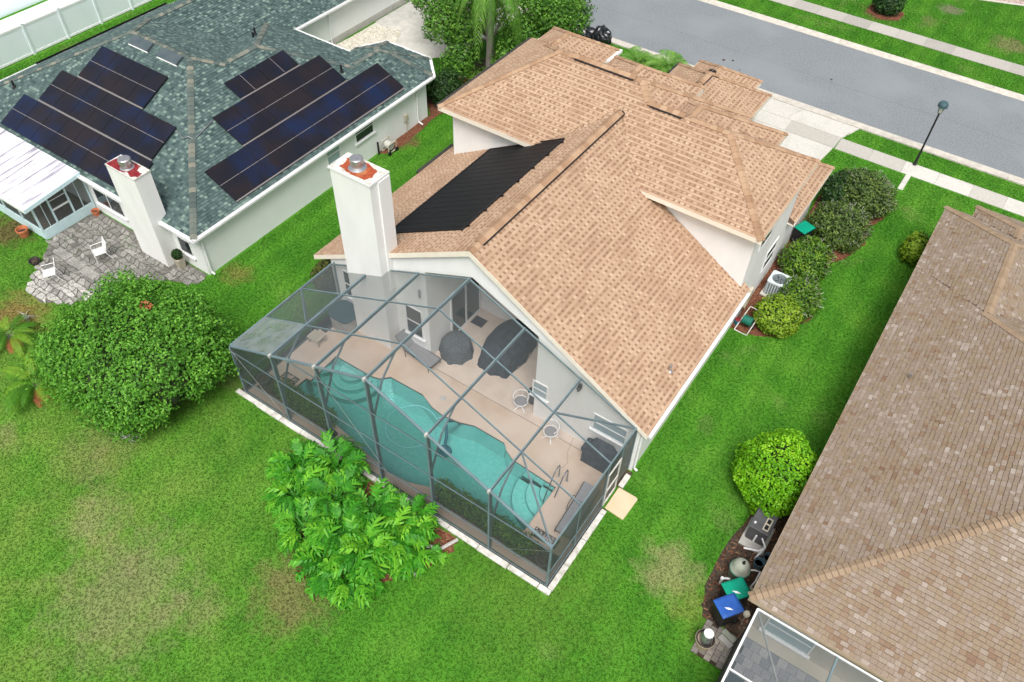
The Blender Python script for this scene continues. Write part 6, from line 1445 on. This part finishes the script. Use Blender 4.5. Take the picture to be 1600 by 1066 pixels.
for (hx, hy, hz, cnt) in heads:
    for k in range(int(cnt*1.2)):
        az = k*2.399+random.uniform(-.4, .4); el = .6-1.3*random.random(); sc_ = random.uniform(.7, 1.1); mt = Matrix.Translation((hx+random.uniform(-.3, .3), hy+random.uniform(-.3, .3), max(.15, hz*random.uniform(.35, .95))))@Matrix.Rotation(az, 4, 'Z')@Matrix.Rotation(random.uniform(-.35, .35), 4, 'Y')@Matrix.Rotation(el, 4, 'X')@Matrix.Scale(sc_, 4)
        so = src[min(5, max(0, int(random.gauss(2.5, 1.4))))]; b0 = len(lm.v); lm.v += [tuple(mt@Vector(v)) for v in so.v]; lm.f += [[b0+i for i in f] for f in so.f]; lm.m += so.m; lm.t += so.t
lm.v = [(x, y, max(.04, z)) for x, y, z in lm.v]; lm.build('leaf_mass', M['f_philo'], t, kind='stuff')
st.build('stalk', M['bark'], t, kind='stuff')

# fronds
def frond(L, n, leaf, droop, m, parent, tone=.5, arch=.5, seed=0, hang=.0, name='frond', w0=.014, lw=.017):
    rnd = random.Random(seed); b = MB()
    def mid(t): return Vector((0, L*t*(1-.25*droop*t), arch*L*t-droop*L*t*t))
    pts = [mid(k/8) for k in range(9)]
    for k in range(8):
        wa, wb = w0*(1-k/9), w0*(1-(k+1)/9); b.add([pts[k]+Vector((-wa, 0, 0)), pts[k]+Vector((wa, 0, 0)), pts[k+1]+Vector((wb, 0, 0)), pts[k+1]+Vector((-wb, 0, 0))], [(0, 1, 2, 3)], 0, .6)
    for k in range(n):
        t_ = .14+.86*(k+.5)/n; c = mid(t_); d = (mid(min(1, t_+.05))-mid(t_-.05)).normalized(); ln = leaf*math.sin(math.pi*min(.97, .18+.72*t_))*rnd.uniform(.85, 1.1)
        for sg in (-1, 1):
            dv = Vector((sg*.8, 0, 0))+d*.62+Vector((0, 0, -hang*rnd.uniform(.7, 1.2))); dv.normalize(); m_ = c+dv*ln*.5+Vector((0, 0, .03)); tip = c+dv*ln+Vector((0, 0, -.12*ln-hang*.3*ln)); wv = d*lw
            b.add([c-wv*.6, m_-wv, tip, m_+wv, c+wv*.6], [(0, 1, 2, 3, 4)], 0, min(1, max(0, tone+rnd.uniform(-.18, .18)+.15*(t_-.5))))
    return b.build(name, m, parent)
def palm(label, loc, fr, m, trunk=None, name='palm', cat='palm', group=None, local_rot=0, tones=(.35, .55, .75)):
    """fr: list of (azimuth, start elevation, scale, variant) ; variants share mesh data"""
    t = thing(name, label, cat, loc, group)
    ORG[t] = Vector((0, 0, 0))
    return t
def put(src, parent, loc, az, tilt, s, roll=0):
    o = src.copy(); COL.objects.link(o); o.parent = parent; o.location = loc; o.rotation_euler = (tilt, roll, az); o.scale = (s, s, s); return o
# tall palm by the street
t = palm('tall feather palm with hanging fronds behind the ridge of the white house', (-24.3, 34.4, 0), None, None)
HT = 5.7
b = MB(); b.tube([(0, 0, 0), (.03, .02, 2), (0, .05, 4.5), (.02, .0, HT-.6)], [.24, .19, .17, .16], 12); b.build('trunk', M['bark'], t)
b = MB(); b.tube([(.02, 0, HT-.6), (.02, 0, HT+.35)], [.15, .09], 10); b.build('crown_shaft', M['tank_band'], t)
var = [frond(3.4, 27, .85, 1.3+.12*k, M['f_palm'], t, (.3, .5, .7, .45)[k], .62, k, .9, lw=.046) for k in range(4)]
for v in var: v.location = (.02, 0, HT+.2)
for k, v in enumerate(var): v.rotation_euler = (0, 0, k*1.57+.3)
for k in range(9): put(var[k % 4], t, (.02, 0, HT+.1+random.uniform(0, .25)), k*2.399+.5, random.uniform(-.45, .35), random.uniform(.8, 1.05))
# small palms by the street
for (lx, ly, s_, lab, sd_) in ((-18.15, 41.1, 1.0, 'small feathery palm on the verge left of the garage roof', 71), (-16.35, 41.5, 1.25, 'larger bushy palm on the verge next to the garage roof', 72)):
    t = palm(lab, (lx, ly, 0), None, None)
    b = MB(); b.tube([(0, 0, 0), (0, 0, .5)], [.14, .11], 8); b.build('trunk', M['bark'], t)
    var = [frond(1.35, 22, .42, .75, M['f_palm'], t, .45+.15*k, .95, sd_+k, .2) for k in range(3)]
    for k, v in enumerate(var): v.location = (0, 0, .45); v.rotation_euler = (0, 0, 2.1*k); v.scale = (s_, s_, s_)
    for k in range(17): put(var[k % 3], t, (0, 0, .45), k*2.399, random.uniform(-.3, .45), s_*random.uniform(.8, 1.1))
    P, d, T = crown_pts((.25, -.2, .4), (.8*s_, .7*s_, .5), 700, .2, 2, .6, -.8, sd_); leaf_mesh('underplanting', M['f_hedge'], t, P, d+RNG.normal(0, .5, d.shape), .06, .035, T)
# cycads at the left edge
for (lx, ly, s_, cnt, lab, sd_, hz) in ((-25.35, 5.95, 1.0, 20, 'low palm with yellowing fronds at the left edge in front of the round tree', 81, .55), (-28.6, 6.9, .8, 14, 'low palm half out of the frame at the left edge', 82, .4)):
    t = palm(lab, (lx, ly, 0), None, None)
    b = MB(); b.tube([(0, 0, 0), (0, 0, hz)], [.22, .18], 10); b.build('trunk', M['bark'], t)
    var = [frond(1.75, 30, .34, .62, M['f_cycad'], t, (.25, .4, .7, .9)[k], .55, sd_+k, .25) for k in range(4)]
    for k, v in enumerate(var): v.location = (0, 0, hz); v.rotation_euler = (0, 0, 1.5*k+.4); v.scale = (s_, s_, s_)
    for k in range(cnt): put(var[k % 4], t, (0, 0, hz), k*2.399+.2, random.uniform(-.35, .3), s_*random.uniform(.8, 1.12))
    dv = frond(1.2, 16, .22, .75, M['terracotta'], t, .5, .2, 9, .3, 'dead_frond'); dv.location = (0, 0, hz*.7); dv.rotation_euler = (0, 0, -2.3)
    for k in range(3): put(dv, t, (0, 0, hz*.7), -2.6+.5*k, -.2, .9)
# street trees
def tree(label, base, blobs, m, trunk_h, seed, L=.11, W=.065):
    t = thing('tree', label, 'tree', (base[0], base[1], 0), 'street trees beyond the roofs')
    b = MB(); c0 = blobs[0][0]; b.tube([(base[0], base[1], 0), (base[0], base[1], trunk_h*.6), (c0[0], c0[1], trunk_h)], [.2, .15, .1], 8); b.build('trunk', M['bark'], t)
    for (c, rad, n_) in blobs:
        k = MB(); k.tube([(base[0], base[1], trunk_h*.5), ((base[0]+c[0])/2, (base[1]+c[1])/2, (trunk_h+c[2])/2), c], [.09, .06, .02], 6); k.build('limb', M['bark'], t)
    PP = []; DD = []; TT = []
    for i, (c, rad, n_) in enumerate(blobs):
        P, d, T = crown_pts(c, rad, n_, .28, 2.2, .55, -.85, seed+i); PP.append(P); DD.append(d); TT.append(T+random.uniform(-.15, .15))
    P = np.concatenate(PP); D = np.concatenate(DD); T = np.concatenate(TT)+RNG.normal(0, .18, len(P))
    leaf_mesh('crown', m, t, P, D+RNG.normal(0, .8, D.shape)+np.array([0, 0, .4]), L, W, T)
tree('broad green tree left of the tall palm, overhanging the neighbour driveway', (-25.6, 36.5), [((-26.9, 36.0, 3.7), (1.9, 1.7, 1.5), 5200), ((-28.4, 36.6, 4.4), (1.7, 1.6, 1.1), 3600), ((-26.3, 34.6, 2.6), (1.1, 1.1, 1.2), 2600), ((-26.2, 38.3, 4.6), (2.0, 1.7, 1.3), 4200), ((-29.3, 38.4, 4.8), (1.6, 1.5, 1.0), 1500), ((-28.7, 35.2, 3.8), (1.9, 1.4, 1.1), 3400), ((-30.6, 36.9, 4.3), (1.5, 1.2, .8), 2000), ((-27.2, 34.0, 3.0), (1.2, 1.1, 1.2), 2200), ((-24.6, 37.6, 3.0), (1.7, 1.2, 2.0), 2600), ((-25.6, 33.2, 1.5), (1.1, 1.0, 1.1), 1300)], M['f_street'], 3.0, 101, .085, .05)
tree('dark green tree right of the tall palm, against the road', (-22.0, 38.0), [((-22.3, 37.9, 3.7), (1.9, 1.7, 1.7), 6000), ((-21.5, 36.8, 4.2), (1.3, 1.2, 1.1), 2600), ((-23.6, 39.6, 4.0), (1.8, 1.6, 1.4), 3800), ((-22.8, 36.0, 2.4), (1.2, 1.1, 1.2), 2600), ((-21.4, 39.0, 3.4), (1.0, 1.0, 1.0), 1000), ((-23.3, 34.8, 1.8), (1.0, .9, 1.2), 1200)], M['f_street'], 3.0, 111, .085, .05)
# bare tree by the fence
t = thing('bare_tree', 'leafless grey tree in front of the white fence at the top left', 'tree', (-46.4, 15.2, 0)); b = MB(); rnd = random.Random(5)
def grow_branch(p, d, L, r, lv):
    q = p+d*L; b.tube([p, p+d*L*.5+Vector((rnd.uniform(-.08, .08), rnd.uniform(-.08, .08), 0))*L, q], [r, r*.8, r*.6], 5, cap=False)
    if lv:
        for k in range(3 if lv > 1 else 4): grow_branch(q, (d+Vector((rnd.uniform(-.8, .8), rnd.uniform(-.5, 1.0), rnd.uniform(-.3, .6)))).normalized(), L*rnd.uniform(.55, .8), r*.55, lv-1)
grow_branch(Vector((-46.4, 15.2, 0)), Vector((0, .25, 1)).normalized(), 1.5, .07, 4); b.build('branches', M['bark'], t)

# ================================================================== grass
def inside_any(x, y):
    for P in EXC:
        if P[0] <= x <= P[2] and P[1] <= y <= P[3]: return True
    for P in EXP:
        if inpoly(P, x, y): return True
    return False
EXC = [(-4.6, 66, 3, 90), (-19.3, 10.15, -4.68, 16), (-19.15, 16, -4.78, 29.6), (-19.2, 29, -9.6, 39.6), (-9.9, 29, -4.8, 34.2), (-41.95, 14.1, -25.08, 27), (-41.9, 26, -34.5, 42), (-36, 26, -25.05, 29.8), (-29.8, 29, -26.3, 31.1), (.9, 12.9, 18, 29.9), (.95, 29, 6, 34.7),
       (-170, 43.0, 110, 52.35), (-5.65, 40.33, 14, 41.54), (-25, 54.7, 19, 56.04), (.9, 5, 9, 13.1), (-.17, 11.2, .95, 12.52), (-44, 11.4, -32.85, 14.2), (-4.9, 14.0, -4.05, 15.12), (-80, 10, -47.85, 60), (-4.98, 10, -4.7, 16), (-41.0, 33, -34.4, 43)]
EXP = [BED_R, BED_P, PAT, [(-14.3, 38.4), (-5.9, 38.4), (-5.65, 41.5), (-5.1, 43.02), (-14.9, 43.02)], [(-1.8, 38.8), (-1.5, 38.8), (-1.48, 40.35), (-1.78, 40.35)], [(-36, 33.0), (-31.4, 33.0), (-29.6, 34.0), (-28.3, 35.4), (-27.6, 38.2), (-27.6, 43.0), (-41, 43)],
       [(-34.5, 32.3), (-32.7, 32.0), (-31.3, 33.9), (-32.4, 36.4), (-34.2, 35.8)], [(-9.3, 57.2), (-8.2, 56.6), (-7.1, 57.2), (-7.0, 58.4), (-8.2, 59.2), (-9.4, 58.4)], [(-.75, 14.4), (-.6, 13.2), (-.35, 12.5), (1.05, 12.5), (1.05, 20.0), (-.1, 20.0), (-.5, 17.0)], [(-25.1, 25.6), (-24.7, 25.6), (-24.55, 27.0), (-24.7, 30.0), (-24.4, 34.2), (-26.5, 34.5), (-26.4, 31.2), (-25.1, 29.9)]]
gm = MB(); CS = .25
for i in range(int((14+50)/CS)):
    for j in range(int((66+3)/CS)):
        x = -50+i*CS; y = -3+j*CS
        q = project((x+CS/2, y+CS/2, 0))
        if q is None or not (-50 < q[0] < 1650 and -40 < q[1] < 1110): continue
        if inside_any(x+CS/2, y+CS/2): continue
        gm.add([(x, y, .006), (x+CS, y, .006), (x+CS, y+CS, .006), (x, y+CS, .006)], [(0, 1, 2, 3)])
gr = gm.build('grass', M['blade'], kind='stuff')
cl_ = MB(); rnd = random.Random(3)
for k in range(11):
    a = rnd.uniform(0, 6.28); r = rnd.uniform(0, .055); p = Vector((r*math.cos(a), r*math.sin(a), -.005)); a2 = rnd.uniform(0, 6.28); h = rnd.uniform(.03, .062); ln = Vector((math.cos(a2), math.sin(a2), 0))*rnd.uniform(.008, .045); wv = Vector((-math.sin(a2), math.cos(a2), 0))*rnd.uniform(.005, .009)
    cl_.add([p-wv, p+wv, p+ln*.5+Vector((0, 0, h*.7))+wv*.6, p+ln*.5+Vector((0, 0, h*.7))-wv*.6, p+ln+Vector((0, 0, h))], [(0, 1, 2, 3), (3, 2, 4)])
cme = bpy.data.meshes.new('grass_tuft'); cme.from_pydata(cl_.v, [], cl_.f); cme.materials.append(M['blade']); tuft = bpy.data.objects.new('grass_tuft', cme)
ng = bpy.data.node_groups.new('grass_scatter', 'GeometryNodeTree')
ng.interface.new_socket('Geometry', in_out='INPUT', socket_type='NodeSocketGeometry'); ng.interface.new_socket('Geometry', in_out='OUTPUT', socket_type='NodeSocketGeometry')
N_ = ng.nodes; gi = N_.new('NodeGroupInput'); go = N_.new('NodeGroupOutput'); dp = N_.new('GeometryNodeDistributePointsOnFaces'); dp.inputs['Density'].default_value = 260
ip = N_.new('GeometryNodeInstanceOnPoints'); oi = N_.new('GeometryNodeObjectInfo'); oi.inputs['Object'].default_value = tuft
rz = N_.new('FunctionNodeRandomValue'); rz.data_type = 'FLOAT_VECTOR'; rz.inputs[0].default_value = (-.25, -.25, 0); rz.inputs[1].default_value = (.25, .25, 6.28)
rs = N_.new('FunctionNodeRandomValue'); rs.data_type = 'FLOAT'; rs.inputs[2].default_value = .4; rs.inputs[3].default_value = .75
lk = ng.links.new; lk(gi.outputs[0], dp.inputs[0]); lk(dp.outputs[0], ip.inputs['Points']); lk(oi.outputs['Geometry'], ip.inputs['Instance']); lk(rz.outputs[0], ip.inputs['Rotation']); lk(rs.outputs[1], ip.inputs['Scale']); lk(ip.outputs[0], go.inputs[0])
md = gr.modifiers.new('scatter', 'NODES'); md.node_group = ng
